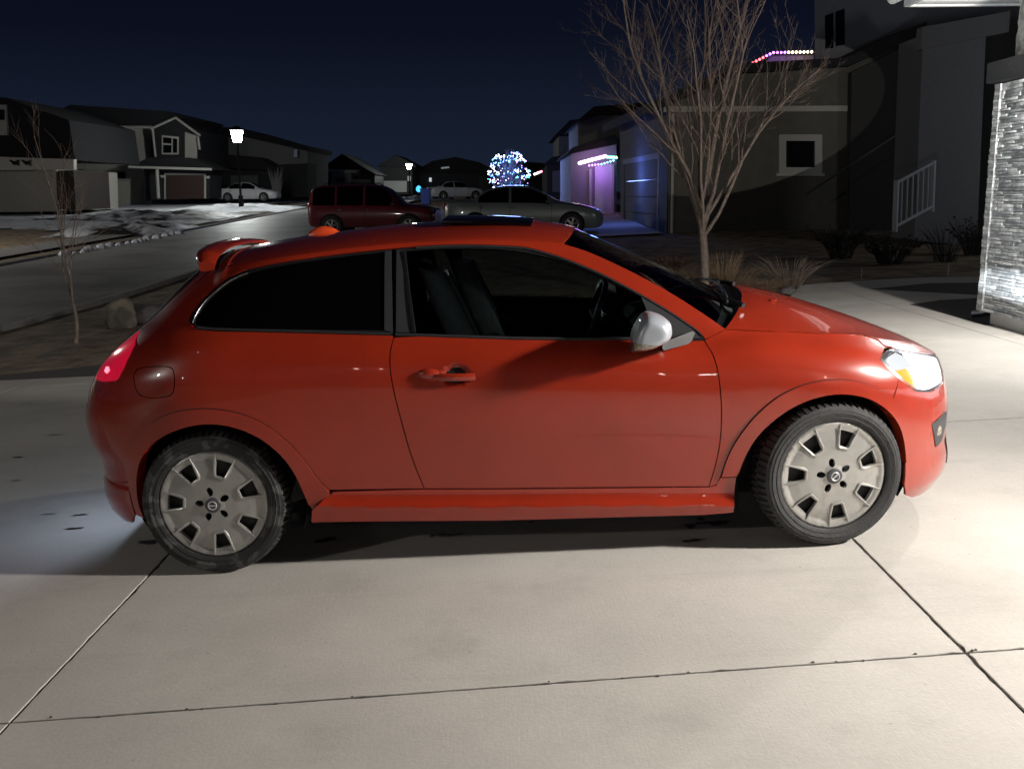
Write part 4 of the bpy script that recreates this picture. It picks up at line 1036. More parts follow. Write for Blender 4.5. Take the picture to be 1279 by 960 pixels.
prism_px('trim_band', [(829, 140), (829, 133), (1071, 132), (1071, 139)], 28.90, (0, .16, 0), M['trim_lt'], nb)
prism_px('roof', [(812, 140), (812, 128), (922, 79), (1058, 72), (1158, 27), (1158, 41), (1060, 82), (926, 91), (838, 131)], 28.6, NE * 1.08, M['roof'], nb)
# garage front, seen edge-on
def fp(t, z): c = P(835, 290, 29); return Vector((c.x, c.y, 0)) + NE * (t / 8.6) + Vector((0, 0, z))
zg0 = zg(4.5, 29)
def face_panel(name, t0, t1, z0, z1, out, th, m, root):
    n_ = Vector((-1, -.052, 0)).normalized(); b_ = MB()
    b_.prism([fp(t0, z0) + n_ * out, fp(t1, z0) + n_ * out, fp(t1, z1) + n_ * out, fp(t0, z1) + n_ * out], -n_ * th); return rel(b_.build(name, m), root)
z0 = P(823, 290, 30.5).z; z1 = P(822, 199, 30.5).z
gd = face_panel('garage_door', 1.5, 7.6, z0, z1, -.02, .05, M['white_door'], nb)
gw = MB()
for k in range(4):
    n_ = Vector((-1, -.052, 0)).normalized(); a = 1.75 + k * 1.48
    gw.prism([fp(a, z1 - .48) + n_ * .034, fp(a + 1.2, z1 - .48) + n_ * .034, fp(a + 1.2, z1 - .14) + n_ * .034, fp(a, z1 - .14) + n_ * .034], -n_ * .02)
for z_ in np.arange(z0 + .53, z1 - .5, .53):
    gw.prism([fp(1.5, z_) + n_ * .034, fp(7.6, z_) + n_ * .034, fp(7.6, z_ + .015) + n_ * .034, fp(1.5, z_ + .015) + n_ * .034], -n_ * .02)
gwo = gw.build('door_lights', M['dark_pane']); rel(gwo, nb)
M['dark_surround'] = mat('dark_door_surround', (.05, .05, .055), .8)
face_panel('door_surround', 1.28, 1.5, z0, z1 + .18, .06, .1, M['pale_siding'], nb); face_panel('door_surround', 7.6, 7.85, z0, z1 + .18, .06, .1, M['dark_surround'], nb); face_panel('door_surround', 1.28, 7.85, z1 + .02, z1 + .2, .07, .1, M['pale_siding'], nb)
face_panel('corner_panel', .06, 1.22, z0 - .1, z1 + .6, .05, .1, mat('dark_corner', (.03, .03, .03), .8), nb)
# small window
wf = MB()
for q in ([(973, 217), (1027, 217), (1027, 209), (973, 209)], [(973, 176), (1027, 176), (1027, 168), (973, 168)], [(973, 209), (982, 209), (982, 176), (973, 176)], [(1018, 209), (1027, 209), (1027, 176), (1018, 176)]):
    wf.prism([P(a, c, 28.9) for a, c in q], (0, .15, 0))
wfo = rel(wf.build('window_frame', mat('white_window_frame', (.36, .36, .35), .6)), nb)
o = prism_px('window_pane', [(981, 210), (1019, 210), (1019, 175), (981, 175)], 28.97, (0, .02, 0), M['dark_pane'], nb)
b_ = MB(); b_.tube([P(841, 142, 28.85), P(839, 300, 28.85)], .045, 6); rel(b_.build('downpipe', M['dark_pane'] if False else M['trim_lt']), nb)
prism_px('window_sill', [(970, 220), (1030, 220), (1030, 216.5), (970, 216.5)], 28.85, (0, .2, 0), M['trim_lt'], nb)
# upper storey
prism_px('upper_wall', [(1018, 90), (1017, -60), (1300, -60), (1300, 90)], 31.5, (2.3, 6, 0), M['pale_siding'], nb)
for q in ([(1031, 61), (1041, 60), (1041, 16), (1031, 20)], [(1044, 58), (1055, 56), (1055, 11), (1044, 15)]):
    prism_px('window_pane', q, 31.45, (0, .04, 0), M['dark_pane'], nb)
prism_px('porch_wall', [(1142, 300), (1153, 44), (1232, 30), (1220, 308)], 23, (0, 1.4, 0), mat('porch_siding', (.12, .122, .13), .85, var=.06), nb)
prism_px('porch_beam', [(1150, 62), (1152, 34), (1262, 14), (1260, 40)], 22.9, (0, .3, 0), mat('porch_beam_grey', (.12, .12, .125), .85), nb)
prism_px('shaded_wall', [(1060, 345), (1064, 90), (1152, 48), (1330, 20), (1330, 345)], 28.5, (0, .3, 0), mat('wall_shade_grey', (.035, .035, .034), .9), nb)  # dark sheet before the wall; its shade is put into the colour
# stair railing and handrail
rl = empty('stair_railing', P(1120, 290, 19), 'short white stair railing with vertical balusters in front of the dark porch', 'railing')
M['rail'] = mat('white_railing', (.33, .35, .38), .6)
b = MB(); a0, a1 = P(1120, 228, 19), P(1166, 203, 20.4); c0, c1 = P(1118, 283, 19), P(1164, 258, 20.4)
def bar(mb, p, q, w): mb.tube([p, q], w, 6)
for p, q in ((a0, c0), (a1, c1)):
    b = MB(); b.tube([p + Vector((0, 0, .04)), q - Vector((0, 0, .1))], .055, 4); rel(b.build('post', M['rail']), rl)
for p, q in ((a0, a1), (c0, c1)):
    b = MB(); b.tube([p, q], .035, 6); rel(b.build('rail', M['rail']), rl)
for k in range(1, 7):
    b = MB(); b.tube([a0.lerp(a1, k / 7), c0.lerp(c1, k / 7)], .018, 5); rel(b.build('baluster', M['rail']), rl)
b = MB(); b.tube([P(1006, 243, 27), P(1130, 162, 27)], .03, 6); tag(b.build('handrail', mat('dull_rail', (.10, .10, .10), .7)), 'thin dull sloping handrail against the dark neighbouring wall', 'handrail')

# ================================================================== HOUSES FURTHER OFF
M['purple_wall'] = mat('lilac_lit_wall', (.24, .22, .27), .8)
M['grey_wall'] = mat('grey_far_wall', (.14, .14, .135), .85, var=.1)
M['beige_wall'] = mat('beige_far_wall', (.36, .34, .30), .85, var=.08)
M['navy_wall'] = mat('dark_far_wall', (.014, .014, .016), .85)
M['dark_roof'] = mat('far_roof', (.010, .010, .012), .95)
M['brown_door'] = mat('brown_garage_door', (.035, .014, .012), .6)
def house(name, label, Y, anchor):
    h_ = empty(name, P(*anchor, Y), label, 'house'); return h_
def pp(root, name, pts, Y, depth, m): return prism_px(name, pts, Y, (0, depth, 0), m, root)
# purple-lit house beyond the neighbour
pu = house('purple_lit_house', 'house beyond the neighbour washed in purple light, colour string under its eave', 43, (740, 270))
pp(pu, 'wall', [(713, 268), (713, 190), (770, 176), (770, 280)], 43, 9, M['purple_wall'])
pp(pu, 'upper_wall', [(722, 192), (722, 152), (745, 140), (800, 140), (800, 192)], 45, 7, M['grey_wall'])
pp(pu, 'roof', [(708, 193), (716, 184), (768, 168), (776, 176), (770, 180)], 42.5, 10, M['dark_roof'])
pp(pu, 'upper_roof', [(716, 155), (742, 133), (806, 128), (806, 143), (745, 143)], 44.5, 8, M['dark_roof'])
pp(pu, 'garage_door', [(743, 272), (743, 208), (764, 204), (764, 276)], 42.9, .06, M['white_door'])
for q in ([(736, 268), (739, 268), (739, 211), (736, 212)], [(764, 279), (767, 279), (767, 205), (764, 206)]): pp(pu, 'door_surround', q, 42.85, .12, M['trim_lt'])
# far eave with the string that shows above the neighbour's roof
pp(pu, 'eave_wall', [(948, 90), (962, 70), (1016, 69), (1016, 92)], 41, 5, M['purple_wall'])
pp(pu, 'eave_roof', [(935, 84), (963, 64), (1020, 62), (1020, 67), (964, 68), (940, 86)], 40.6, 6, M['dark_roof'])
def light_string(name, label, pts, Y, cols, rad, strength, n):
    r_ = empty(name, P(*pts[0], Y), label, 'string lights')
    pl = [P(a, c, Y) for a, c in pts]
    L_ = [0]
    for a, c in zip(pl[:-1], pl[1:]): L_.append(L_[-1] + (c - a).length)
    w_ = MB(); w_.tube(pl, .008, 5); rel(w_.build('wire', M['black_trim']), r_)
    for k in range(n):
        t = L_[-1] * (k + .5) / n; i = max(j for j in range(len(L_) - 1) if L_[j] <= t + 1e-9); q = pl[i].lerp(pl[i + 1], (t - L_[i]) / (L_[i + 1] - L_[i]))
        c = cols(k / max(1, n - 1)); key = ('bulb', tuple(round(x, 2) for x in c), strength)
        if key not in M: M[key] = emit_mat('bulb_light', c, strength)
        b_ = MB(); b_.lathe([(.001, -rad), (rad * .8, -rad * .5), (rad, 0), (rad * .8, rad * .5), (.001, rad)], 8, axis='Z'); o = b_.build('bulb', M[key]); o.location = q; rel(o, r_); o.location = q
    return r_
light_string('light_string', 'roof-line lights running red to purple to warm white above the neighbouring roof', [(938, 80), (965, 66), (1016, 65)], 40.3, lambda t: (1, .10, .12) if t < .25 else ((.45, .15, 1) if t < .62 else (1, .85, .55)), .055, 7, 17)
light_string('light_string', 'pink and white light string under the eave of the purple-lit house', [(723, 204), (757, 195)], 42.3, lambda t: (1, .78, .9) if t < .5 else (1, .45, .9), .075, 8, 16)
light_string('light_string', 'short green light string right of the pink eave string', [(757, 196), (771, 197)], 42.3, lambda t: (.15, 1, .45), .06, 8, 5)
light_string('light_string', 'small coloured light string over the purple garage door', [(734, 207), (752, 205), (768, 200)], 42.2, lambda t: (.7, .3, 1) if t < .5 else (.3, .7, 1), .045, 4, 9)
# dark houses in the row
dk = house('dark_house', 'dark two-storey house left of the purple-lit house', 60, (697, 240))
pp(dk, 'wall', [(683, 245), (683, 203), (716, 200), (716, 245)], 60, 9, M['navy_wall']); pp(dk, 'upper_wall', [(698, 205), (698, 168), (745, 160), (745, 205)], 62, 8, M['grey_wall'])
pp(dk, 'roof', [(678, 206), (690, 196), (720, 192), (720, 206)], 59.5, 10, M['dark_roof']); pp(dk, 'upper_roof', [(692, 170), (712, 150), (750, 146), (750, 170)], 61.5, 9, M['dark_roof'])
pp(dk, 'garage_door', [(690, 240), (690, 214), (705, 212), (705, 240)], 59.9, .06, mat('dim_door', (.10, .09, .10), .7))
light_string('light_string', 'short red and white light string on the dark house left of the purple one', [(667, 218), (677, 214)], 59, lambda t: (1, .25, .35) if t > .5 else (1, .9, .9), .07, 5, 6)
hA = house('gabled_house', 'dark far house with pointed roof and pale lit porch, behind the red SUV', 112, (425, 240))
pp(hA, 'wall', [(404, 246), (404, 208), (450, 208), (450, 246)], 112, 10, M['grey_wall']); pp(hA, 'roof', [(400, 211), (427, 192), (456, 210), (470, 218), (455, 219), (450, 211)], 111, 12, M['dark_roof'])
pp(hA, 'porch', [(414, 240), (414, 213), (438, 214), (438, 240)], 110, 2, mat('porch_grey', (.28, .28, .27), .8)); pp(hA, 'porch_roof', [(408, 214), (408, 211), (446, 213), (446, 216)], 109.6, 3, M['trim_lt'])
pp(hA, 'garage_door', [(439, 240), (439, 224), (463, 224), (463, 240)], 111.5, .1, mat('dim_grey_door', (.16, .16, .16), .8)); pp(hA, 'garage_wall', [(438, 241), (438, 219), (468, 219), (468, 241)], 111.7, 8, M['navy_wall'])
pp(hA, 'window_pane', [(419, 232), (419, 222), (430, 222), (430, 232)], 109.9, .05, M['dark_pane'])
hB = house('peaked_house', 'dark far house with peaked roof above a pale garage door, beside the far street lamp', 125, (495, 240))
pp(hB, 'wall', [(475, 243), (475, 204), (515, 204), (515, 243)], 125, 10, M['navy_wall']); pp(hB, 'roof', [(471, 208), (494, 193), (519, 206), (519, 209)], 124, 12, M['dark_roof'])
pp(hB, 'garage_door', [(478, 240), (478, 226), (508, 226), (508, 240)], 124.8, .1, mat('far_pale_door', (.30, .30, .30), .8))
pp(hB, 'lit_window', [(509, 226), (509, 220), (513, 220), (513, 226)], 124.8, .1, emit_mat('dim_window', (.9, .95, 1), .25))
hC = house('long_roofed_house', 'broad dark far house with long roof left of the lit tree', 135, (570, 240))
pp(hC, 'wall', [(520, 243), (520, 212), (612, 212), (612, 243)], 135, 12, M['navy_wall']); pp(hC, 'roof', [(516, 215), (540, 201), (569, 196), (600, 203), (618, 213), (612, 216)], 134, 14, M['dark_roof'])
pp(hC, 'lit_window', [(536, 227), (536, 222), (539, 222), (539, 227)], 134.8, .1, emit_mat('cool_window', (.85, .95, 1), .6))
pp(hC, 'lit_window', [(551, 211), (551, 209), (561, 208), (561, 210)], 133.8, .1, emit_mat('faint_window', (.85, .95, 1), .18))
hD = house('low_far_house', 'low dark far house directly behind the lit tree', 120, (640, 240))
pp(hD, 'wall', [(598, 243), (598, 215), (690, 212), (690, 243)], 120, 10, M['navy_wall']); pp(hD, 'roof', [(594, 218), (630, 200), (695, 205), (695, 216)], 119, 12, M['dark_roof'])
# left side of the street
hL = house('white_trim_house', 'beige two-storey house with white-trimmed gable and dark brown garage door, left background', 74, (215, 248))
pp(hL, 'side_wall', [(84, 262), (84, 156), (190, 157), (190, 256)], 75, 10, M['beige_wall'])
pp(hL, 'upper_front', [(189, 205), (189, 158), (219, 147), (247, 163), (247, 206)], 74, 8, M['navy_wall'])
pp(hL, 'upper_front_return', [(231, 204), (231, 165), (246, 170), (246, 204)], 73.9, .1, M['beige_wall'])
pp(hL, 'roof', [(30, 158), (88, 131), (210, 139), (222, 143), (190, 158)], 73.8, 12, M['dark_roof'])
gt = MB()
for a, c in (((188, 161), (219, 147)), ((219, 147), (250, 170)), ((88, 158), (190, 159))): gt.tube([P(*a, 73.4), P(*c, 73.4)], .09, 4)
gt.tube([P(190, 158, 73.6), P(194, 196, 73.6)], .10, 4); gt.tube([P(247, 171, 73.6), P(249, 187, 73.6)], .10, 4); rel(gt.build('white_trim', M['trim_lt']), hL)
pp(hL, 'porch_roof', [(162, 207), (186, 197), (236, 197), (268, 210), (268, 212), (162, 209)], 71.5, 4, M['dark_roof'])
pp(hL, 'porch_fascia', [(160, 210), (160, 207), (264, 210), (264, 213)], 71.3, .15, M['trim_lt'])
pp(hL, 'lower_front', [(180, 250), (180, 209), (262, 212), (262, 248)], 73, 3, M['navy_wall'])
pp(hL, 'garage_surround', [(205, 249), (205, 216), (257, 217), (257, 248)], 72.9, .1, M['trim_lt'])
gdl = pp(hL, 'garage_door', [(207.5, 249), (207.5, 218.5), (254.5, 219), (254.5, 248)], 72.8, .1, M['brown_door'])
b = MB(); b.tube([P(196, 209, 71.6), P(198, 248, 71.6)], .12, 6); rel(b.build('porch_post', M['trim_lt']), hL)
for q in ([(201, 222), (204, 222), (205, 219), (200, 219)], [(258, 223), (261, 223), (262, 220), (257, 220)]): pp(hL, 'wall_light', q, 72.7, .15, M['trim_lt'])
f_ = pp(hL, 'window_frame', [(202, 193), (202, 169), (223, 171), (223, 193)], 73.9, .08, M['trim_lt'])
for q in ([(204, 179), (204, 171.5), (214, 172.5), (214, 179.5)], [(204, 191), (204, 181), (214, 181.5), (214, 191)], [(216, 191), (216, 173), (221, 173.5), (221, 191)]): pp(hL, 'window_pane', q, 73.84, .05, M['dark_pane'])
pp(hL, 'vent_window', [(133, 222), (133, 215), (156, 215), (156, 223)], 74.9, .1, M['dark_pane'])
hG = house('beige_garage', 'beige garage with dark roof and scrollwork on its fascia at the left edge', 58, (30, 262))
pp(hG, 'garage_wall', [(-60, 266), (-60, 200), (70, 212), (72, 264)], 58, 9, M['beige_wall'])
pp(hG, 'fascia', [(-60, 213), (-60, 194), (92, 199), (92, 212)], 57.2, .4, mat('pale_fascia', (.50, .47, .42), .8))
pp(hG, 'roof', [(-60, 196), (-60, 120), (8, 122), (40, 134), (86, 150), (94, 200)], 57.6, 10, M['dark_roof'])
pp(hG, 'upper_wall', [(-20, 168), (-20, 131), (7, 131), (9, 169)], 57.4, .3, M['beige_wall'])
pp(hG, 'window_pane', [(-10, 150), (-10, 136), (5, 137), (5, 150)], 57.3, .1, M['dark_pane'])
sc_ = MB()
for cx in (21, 36):
    sc_.tube([P(cx - 9, 200, 57.1), P(cx - 3, 204, 57.1), P(cx + 2, 202.5, 57.1), P(cx + 2, 206, 57.1), P(cx - 2, 204, 57.1)], [.04, .12, .16, .08, .03], 6)
rel(sc_.build('scrollwork', M['black_trim']), hG)
pp(hG, 'side_porch', [(72, 262), (72, 213), (92, 213), (95, 262)], 57.8, 5, mat('dark_brown_porch', (.022, .015, .013), .8))
hE = house('long_dark_house', 'long dim house with two roof levels right behind the near street lamp', 88, (320, 240))
pp(hE, 'wall', [(244, 250), (244, 165), (300, 165), (384, 188), (384, 246)], 88, 10, M['grey_wall']); pp(hE, 'roof', [(240, 172), (248, 157), (300, 160), (352, 175), (384, 182), (384, 189), (300, 170)], 87, 12, M['dark_roof'])
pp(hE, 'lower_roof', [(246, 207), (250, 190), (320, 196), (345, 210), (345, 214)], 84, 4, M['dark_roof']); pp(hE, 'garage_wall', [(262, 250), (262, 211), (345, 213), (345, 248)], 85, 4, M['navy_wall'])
pp(hE, 'garage_door', [(288, 247), (288, 219), (322, 219), (322, 246)], 84.9, .1, mat('dim_garage_door', (.07, .07, .075), .7))
pp(hE, 'window_pane', [(367, 196), (367, 187), (371, 187), (371, 196)], 86.5, .1, emit_mat('dim_blue_window', (.7, .8, 1), .05))
pp(hE, 'side_wall', [(340, 248), (340, 206), (384, 204), (384, 246)], 86, 4, M['navy_wall'])

# ================================================================== STREET LAMPS
M['pole'] = mat('black_lamp_post', (.004, .004, .004), .8)

def street_lamp(px, py, Y, label, power, s=1.0):
    c = P(px, py, Y); zb = zg(c.x, c.y); o = empty('street_lamp', (c.x, c.y, zb), label, 'street lamp', 'street lamps'); H_ = c.z - zb
    b = MB(); b.tube([(0, 0, 0), (0, 0, .9), (0, 0, .95), (0, 0, H_ - .5)], [.16, .15, .075, .06], 12); b.build('post', M['pole'], o)
    b = MB(); b.lathe([(.20 * s, -.32 * s), (.24 * s, -.30 * s), (.38 * s, .30 * s), (.36 * s, .33 * s), (.02, .33 * s)], 10, axis='Z', c=(0, 0, H_)); b.build('lantern', emit_mat('street_lamp_light', (.96, 1.0, .96), power * .22), o)
    b = MB(); b.lathe([(.42 * s, .38 * s), (.40 * s, .42 * s), (.16 * s, .62 * s), (.01, .66 * s)], 10, axis='Z', c=(0, 0, H_)); b.lathe([(.01, -.50 * s), (.10 * s, -.48 * s), (.30 * s, -.36 * s), (.30 * s, -.335 * s), (.01, -.335 * s)], 12, axis='Z', c=(0, 0, H_)); b.build('cap', M['pole'], o)  # lower collar added to shade the post from the lantern
    return o
street_lamp(296, 171, 62, 'bright white street lamp on a black post beside the left road', STREET)
street_lamp(511, 208, 118, 'small far street lamp shining above the blue bin', STREET * .6, .9)
# an assumed, unseen lamp of the same row standing outside the frame on the left
lamp('street_lamp_light', 'POINT', (-22, 30, 5.3), STREET * 1.0, (1.0, .97, .90), .3)

# ================================================================== LIT TREE
lt_root = empty('lit_tree', P(636, 245, 55), 'round tree wrapped in white, blue and turquoise fairy lights at the street end', 'tree')
b = MB(); c0 = P(636, 245, 55); zb = zg(c0.x, c0.y); b.tube([(c0.x, c0.y, zb), (c0.x, c0.y, zb + 1.4)], [.10, .06], 8)
rt = random.Random(21); cc_ = P(636, 215, 55)
def crown_r(t): return 1.16 * (math.sin(math.pi * (.14 + .80 * t)) ** .6)
for k in range(240):
    a = rt.random() * 6.28; t = rt.random(); r_ = crown_r(t) * rt.uniform(.3, 1.05); z = cc_.z - 1.25 + 2.4 * t
    b.tube([(c0.x + .1 * math.cos(a), c0.y + .1 * math.sin(a), z - .5), (c0.x + r_ * math.cos(a), c0.y + r_ * math.sin(a), z + .12)], [.02, .006], 4)
rel(b.build('trunk', mat('lit_tree_bark', (.10, .09, .10), .9)), lt_root)
for nm, col, seed in (('white_lights', (.85, .88, 1), 1), ('blue_lights', (.12, .30, 1), 2), ('turquoise_lights', (.10, .85, .9), 3), ('violet_lights', (.50, .25, 1), 4)):
    b = MB(); rr = random.Random(seed)
    for k in range({1: 130, 2: 150, 3: 26, 4: 40}[seed]):
        turn = rr.random(); ang = turn * 5.2 * 2 * math.pi + rr.gauss(0, .10); t = turn + .05 * math.sin(ang * .5 + seed) + rr.gauss(0, .02)
        t = min(.98, max(.02, t)); r_ = crown_r(t) * rr.uniform(.92, 1.02); q = (c0.x + r_ * math.cos(ang), c0.y + r_ * math.sin(ang), cc_.z - 1.15 + 2.25 * t); s_ = rr.choice((.022, .03, .04))
        b.lathe([(.001, -s_), (s_, 0), (.001, s_)], 6, axis='Z', c=q)
    rel(b.build(nm, emit_mat(nm, col, 9)), lt_root)['kind'] = 'stuff'
lamp('lit_tree_glow', 'POINT', (c0.x, c0.y - 1.6, cc_.z), 420, (.22, .35, 1), .8)
lamp('eave_string_glow', 'POINT', tuple(P(752, 214, 42.2)), 26, (.42, .09, 1), .3)
lamp('eave_string_glow', 'POINT', tuple(P(985, 76, 40.2)), 12, (.5, .15, 1), .2)
lamp('eave_string_glow', 'POINT', tuple(P(1008, 76, 40.4)), 6, (1, .75, .45), .2)
lamp('assumed_door_glow', 'POINT', tuple(fp(4.4, z1 - .25) + Vector((-.75, -.04, -.2))), 55, (.12, .22, 1), .15)  # assumed blue source by the door; no string is modelled there
# assumed unseen lantern on the far side of the own garage throws a hard-edged oval on the neighbour's wall
lamp('assumed_far_lantern', 'SPOT', (5.0, 10.6, 3.0), 1350, (1, .95, .84), .02, target=tuple(P(925, 148, 29)), spot=R(25), blend=.04, scale=(1.0, .50, 1), roll=R(14))

# ================================================================== OTHER CARS
def generic_car(name, label, root_loc, rz, L_, Wd, st, paint, glass_rows, wheels, wr, lampc=None, group=None, trim=None, spokes=6):
    """st: stations (x, zbot, zsill, zwide, zbelt, zroof, half_width, roof_half_width)"""
    o = empty(name, root_loc, label, 'car', group, rz)
    def ring(s_):
        x, zb, zm, zbelt, zr, hw, rw = s_
        pts = [(hw * .86, zb), (hw * .97, zb + .10), (hw, zm), (hw * .985, zbelt - .10), (hw * .93, zbelt)]
        pts += [(rw + (hw * .90 - rw) * .03, zr - .05), (rw * .86, zr - .005), (rw * .45, zr + .018), (0, zr + .025)]
        full = [(x, -y, z) for y, z in pts] + [(x, y, z) for y, z in pts[-2::-1]]
        return full
    # interpolate stations smoothly
    st = np.array(st, float); xs = st[:, 0]; q = np.unique(np.concatenate([np.linspace(xs[0], xs[-1], 64), xs]))
    S_ = np.stack([q] + [np.interp(q, xs, st[:, k]) if False else pchip(xs, st[:, k], q) for k in range(1, 7)], 1)
    rings = [ring(r_) for r_ in S_]; n = len(rings[0]); b_ = MB()
    body, gl = [], []
    for i in range(len(rings) - 1):
        xm = (S_[i, 0] + S_[i + 1, 0]) / 2
        for k in range(n - 1):
            f = (i * n + k, i * n + k + 1, (i + 1) * n + k + 1, (i + 1) * n + k)
            side = k in (4, n - 6); top = k in (6, 7, 8, 9, 5, n - 7)
            g_ = False
            for (kind, xa, xb) in glass_rows:
                if kind == 'side' and side and xa < xm < xb: g_ = True
                if kind == 'top' and k in (6, 7, n - 8, n - 9) and xa < xm < xb: g_ = True
            (gl if g_ else body).append(f)
    V = [p for r_ in rings for p in r_]
    b_.add(V, body); b_.add(rings[0], [tuple(range(n))]); b_.add(rings[-1], [tuple(range(n))]); b_.build('body', paint, o, 40)
    b_ = MB(); b_.add(V, gl); b_.build('window_glass', M['dark_glass'], o, 40)
    hwm = float(st[:, 5].max())
    for wx in wheels:
        for sd in (-1, 1):
            w_ = MB(); ar = [(wx + (wr + .06) * math.cos(a), sd * (hwm + .004), wr + (wr + .06) * math.sin(a)) for a in np.linspace(R(-30), R(210), 24)]
            w_.prism(ar, (0, -sd * .10, 0)); w_.build('wheel_well', M['well'], o)
            w_ = MB(); w_.lathe([(wr * .62, -.012), (wr * .70, -.02), (wr * .92, -.015), (wr, .02), (wr, .18), (wr * .6, .18)], 32)
            t_ = w_.build('wheel', M['rubber'], o); t_.location = (wx, sd * (hwm + .010), wr); t_.rotation_euler = (0, 0, 0 if sd < 0 else math.pi)
            w_ = MB(); w_.lathe([(wr * .54, -.012), (wr * .63, -.018), (wr * .66, -.006), (wr * .62, .03), (wr * .54, .04)], 32)
            for k in range(spokes):
                a = 2 * math.pi * k / spokes + .3
                for da in (-.12, .12): w_.tube([(wr * .06 * math.cos(a), -.004, wr * .06 * math.sin(a)), (wr * .58 * math.cos(a + da), -.008, wr * .58 * math.sin(a + da))], [wr * .07, wr * .055], 5)
            w_.lathe([(.001, -.02), (wr * .14, -.018), (wr * .17, .0)], 14); w_.build('rim', M['hubcap'], t_)
    return o, S_
M['silver_paint'] = mat('grey_green_car_paint', (.26, .29, .27), .35, metal=.4, coat=1)
M['maroon_paint'] = mat('dark_red_car_paint', (.16, .012, .022), .35, coat=1, coat_rough=.05)
M['white_paint'] = mat('white_car_paint', (.62, .62, .64), .3, coat=1)
sed_st = [(-2.40, .42, .60, .80, .82, .55, .40), (-2.36, .30, .58, .92, .93, .70, .50), (-2.15, .22, .58, .97, .985, .83, .58), (-1.75, .20, .58, .99, 1.02, .89, .60), (-1.55, .20, .58, .985, 1.07, .90, .60), (-1.0, .19, .58, .975, 1.37, .91, .56), (-.4, .18, .58, .965, 1.455, .91, .56), (.15, .18, .58, .955, 1.43, .91, .57), (.55, .18, .58, .945, 1.28, .91, .60), (1.0, .19, .58, .93, 1.03, .91, .64), (1.15, .19, .58, .92, .965, .91, .66), (1.6, .20, .58, .86, .90, .90, .64), (2.05, .20, .56, .76, .80, .84, .56), (2.33, .24, .52, .66, .69, .66, .44), (2.40, .32, .50, .58, .60, .48, .34)]
cS = P(657, 286, 29.6); cS.z = zg(cS.x, cS.y)
sdn, _ = generic_car('silver_sedan', 'grey-green sedan parked in front of the blue-lit garage door', (cS.x - .05, 30.4, cS.z + .05), R(-3), 4.8, 1.82, sed_st, M['silver_paint'], [('side', -1.35, -.42), ('side', -.34, .72), ('top', -1.5, -1.02), ('top', .25, 1.02)], (-1.42, 1.46), .325)
def part_box(root, name, c, d, m, bev=.02, rz=0): b_ = MB(); b_.box((0, 0, 0), d, bev=bev); o = b_.build(name, m, root); o.location = c; o.rotation_euler = (0, 0, rz); return o
def car_details(o, hw, head, tail, door_x, z0, z1, handle):
    for sd in (-1, 1):
        part_box(o, 'headlight', (head[0], sd * head[1], head[2]), (.34, .10, .12), M['clear'], .03, sd * R(-28)); part_box(o, 'tail_light', (tail[0], sd * tail[1], tail[2]), (.20, .08, .20), mat('unlit_tail_lamp', (.25, .01, .015), .2, coat=1) if 'utl' not in M else M['utl'], .03, sd * R(20))
        for x in door_x:
            b_ = MB(); b_.box((x, sd * hw * .992, (z0 + z1) / 2), (.008, .025, z1 - z0)); b_.build('door_gap', M['gap'], o)
        for x in handle: part_box(o, 'door_handle', (x, sd * (hw + .004), z1 - .06), (.16, .03, .025), M['chrome'], .008)
        part_box(o, 'wing_mirror', (door_x[0] - .12, sd * (hw + .08), z1 + .10), (.12, .17, .13), M['gap'] if False else M['black_trim'], .03)
car_details(sdn, .905, (2.14, .66, .68), (-2.30, .68, .86), (.86, -.38, -1.25), .26, .88, (-.30, -1.15))
suv_st = [(-2.18, .50, .70, .98, 1.02, .70, .55), (-2.14, .40, .70, 1.05, 1.30, .80, .60), (-2.05, .34, .70, 1.06, 1.55, .87, .62), (-1.85, .32, .70, 1.06, 1.68, .90, .63), (-1.2, .30, .70, 1.05, 1.73, .91, .64), (-.3, .30, .70, 1.04, 1.74, .91, .64), (.25, .30, .70, 1.03, 1.70, .91, .64), (.55, .30, .70, 1.02, 1.58, .91, .65), (1.02, .30, .70, 1.01, 1.14, .91, .68), (1.15, .30, .70, 1.0, 1.06, .91, .70), (1.7, .31, .70, .96, 1.01, .90, .68), (2.08, .33, .66, .88, .92, .86, .62), (2.22, .38, .62, .78, .82, .74, .52)]
cR = P(466, 290, 34); zR = zg(cR.x, cR.y)
suv, _ = generic_car('red_suv', 'dark red SUV with dark windows parked behind the roof of the foreground car', (cR.x, 34.6, zR), R(-4), 4.4, 1.82, suv_st, M['maroon_paint'], [('side', -1.95, -1.22), ('side', -1.12, -.22), ('side', -.12, .78), ('top', .35, 1.02), ('top', -2.14, -1.98)], (-1.32, 1.36), .36)
car_details(suv, .905, (2.02, .72, .86), (-2.08, .76, 1.05), (.92, -.17, -1.15), .40, .97, (-.08, -1.05))
for sd in (-1, 1):
    rk = MB(); rk.tube([(-1.6, sd * .60, 1.75), (-1.5, sd * .60, 1.80), (.1, sd * .60, 1.79), (.2, sd * .60, 1.73)], .02, 6); rk.build('roof_rail', M['black_trim'], suv)
hst = sed_st
cW = gpx(312, 254)
wc, _ = generic_car('white_hatchback', 'pale silver car parked on the far left driveway beside the street lamp', (P(312, 250, 78).x, 78, zg(-9, 78) + .12), R(-6), 4.6, 1.8, sed_st, M['white_paint'], [('side', -1.35, -.42), ('side', -.34, .72), ('top', -1.5, -1.02), ('top', .25, 1.02)], (-1.42, 1.46), .325)
car_details(wc, .905, (2.14, .66, .68), (-2.30, .68, .86), (.86, -.38, -1.25), .26, .88, (-.30, -1.15))
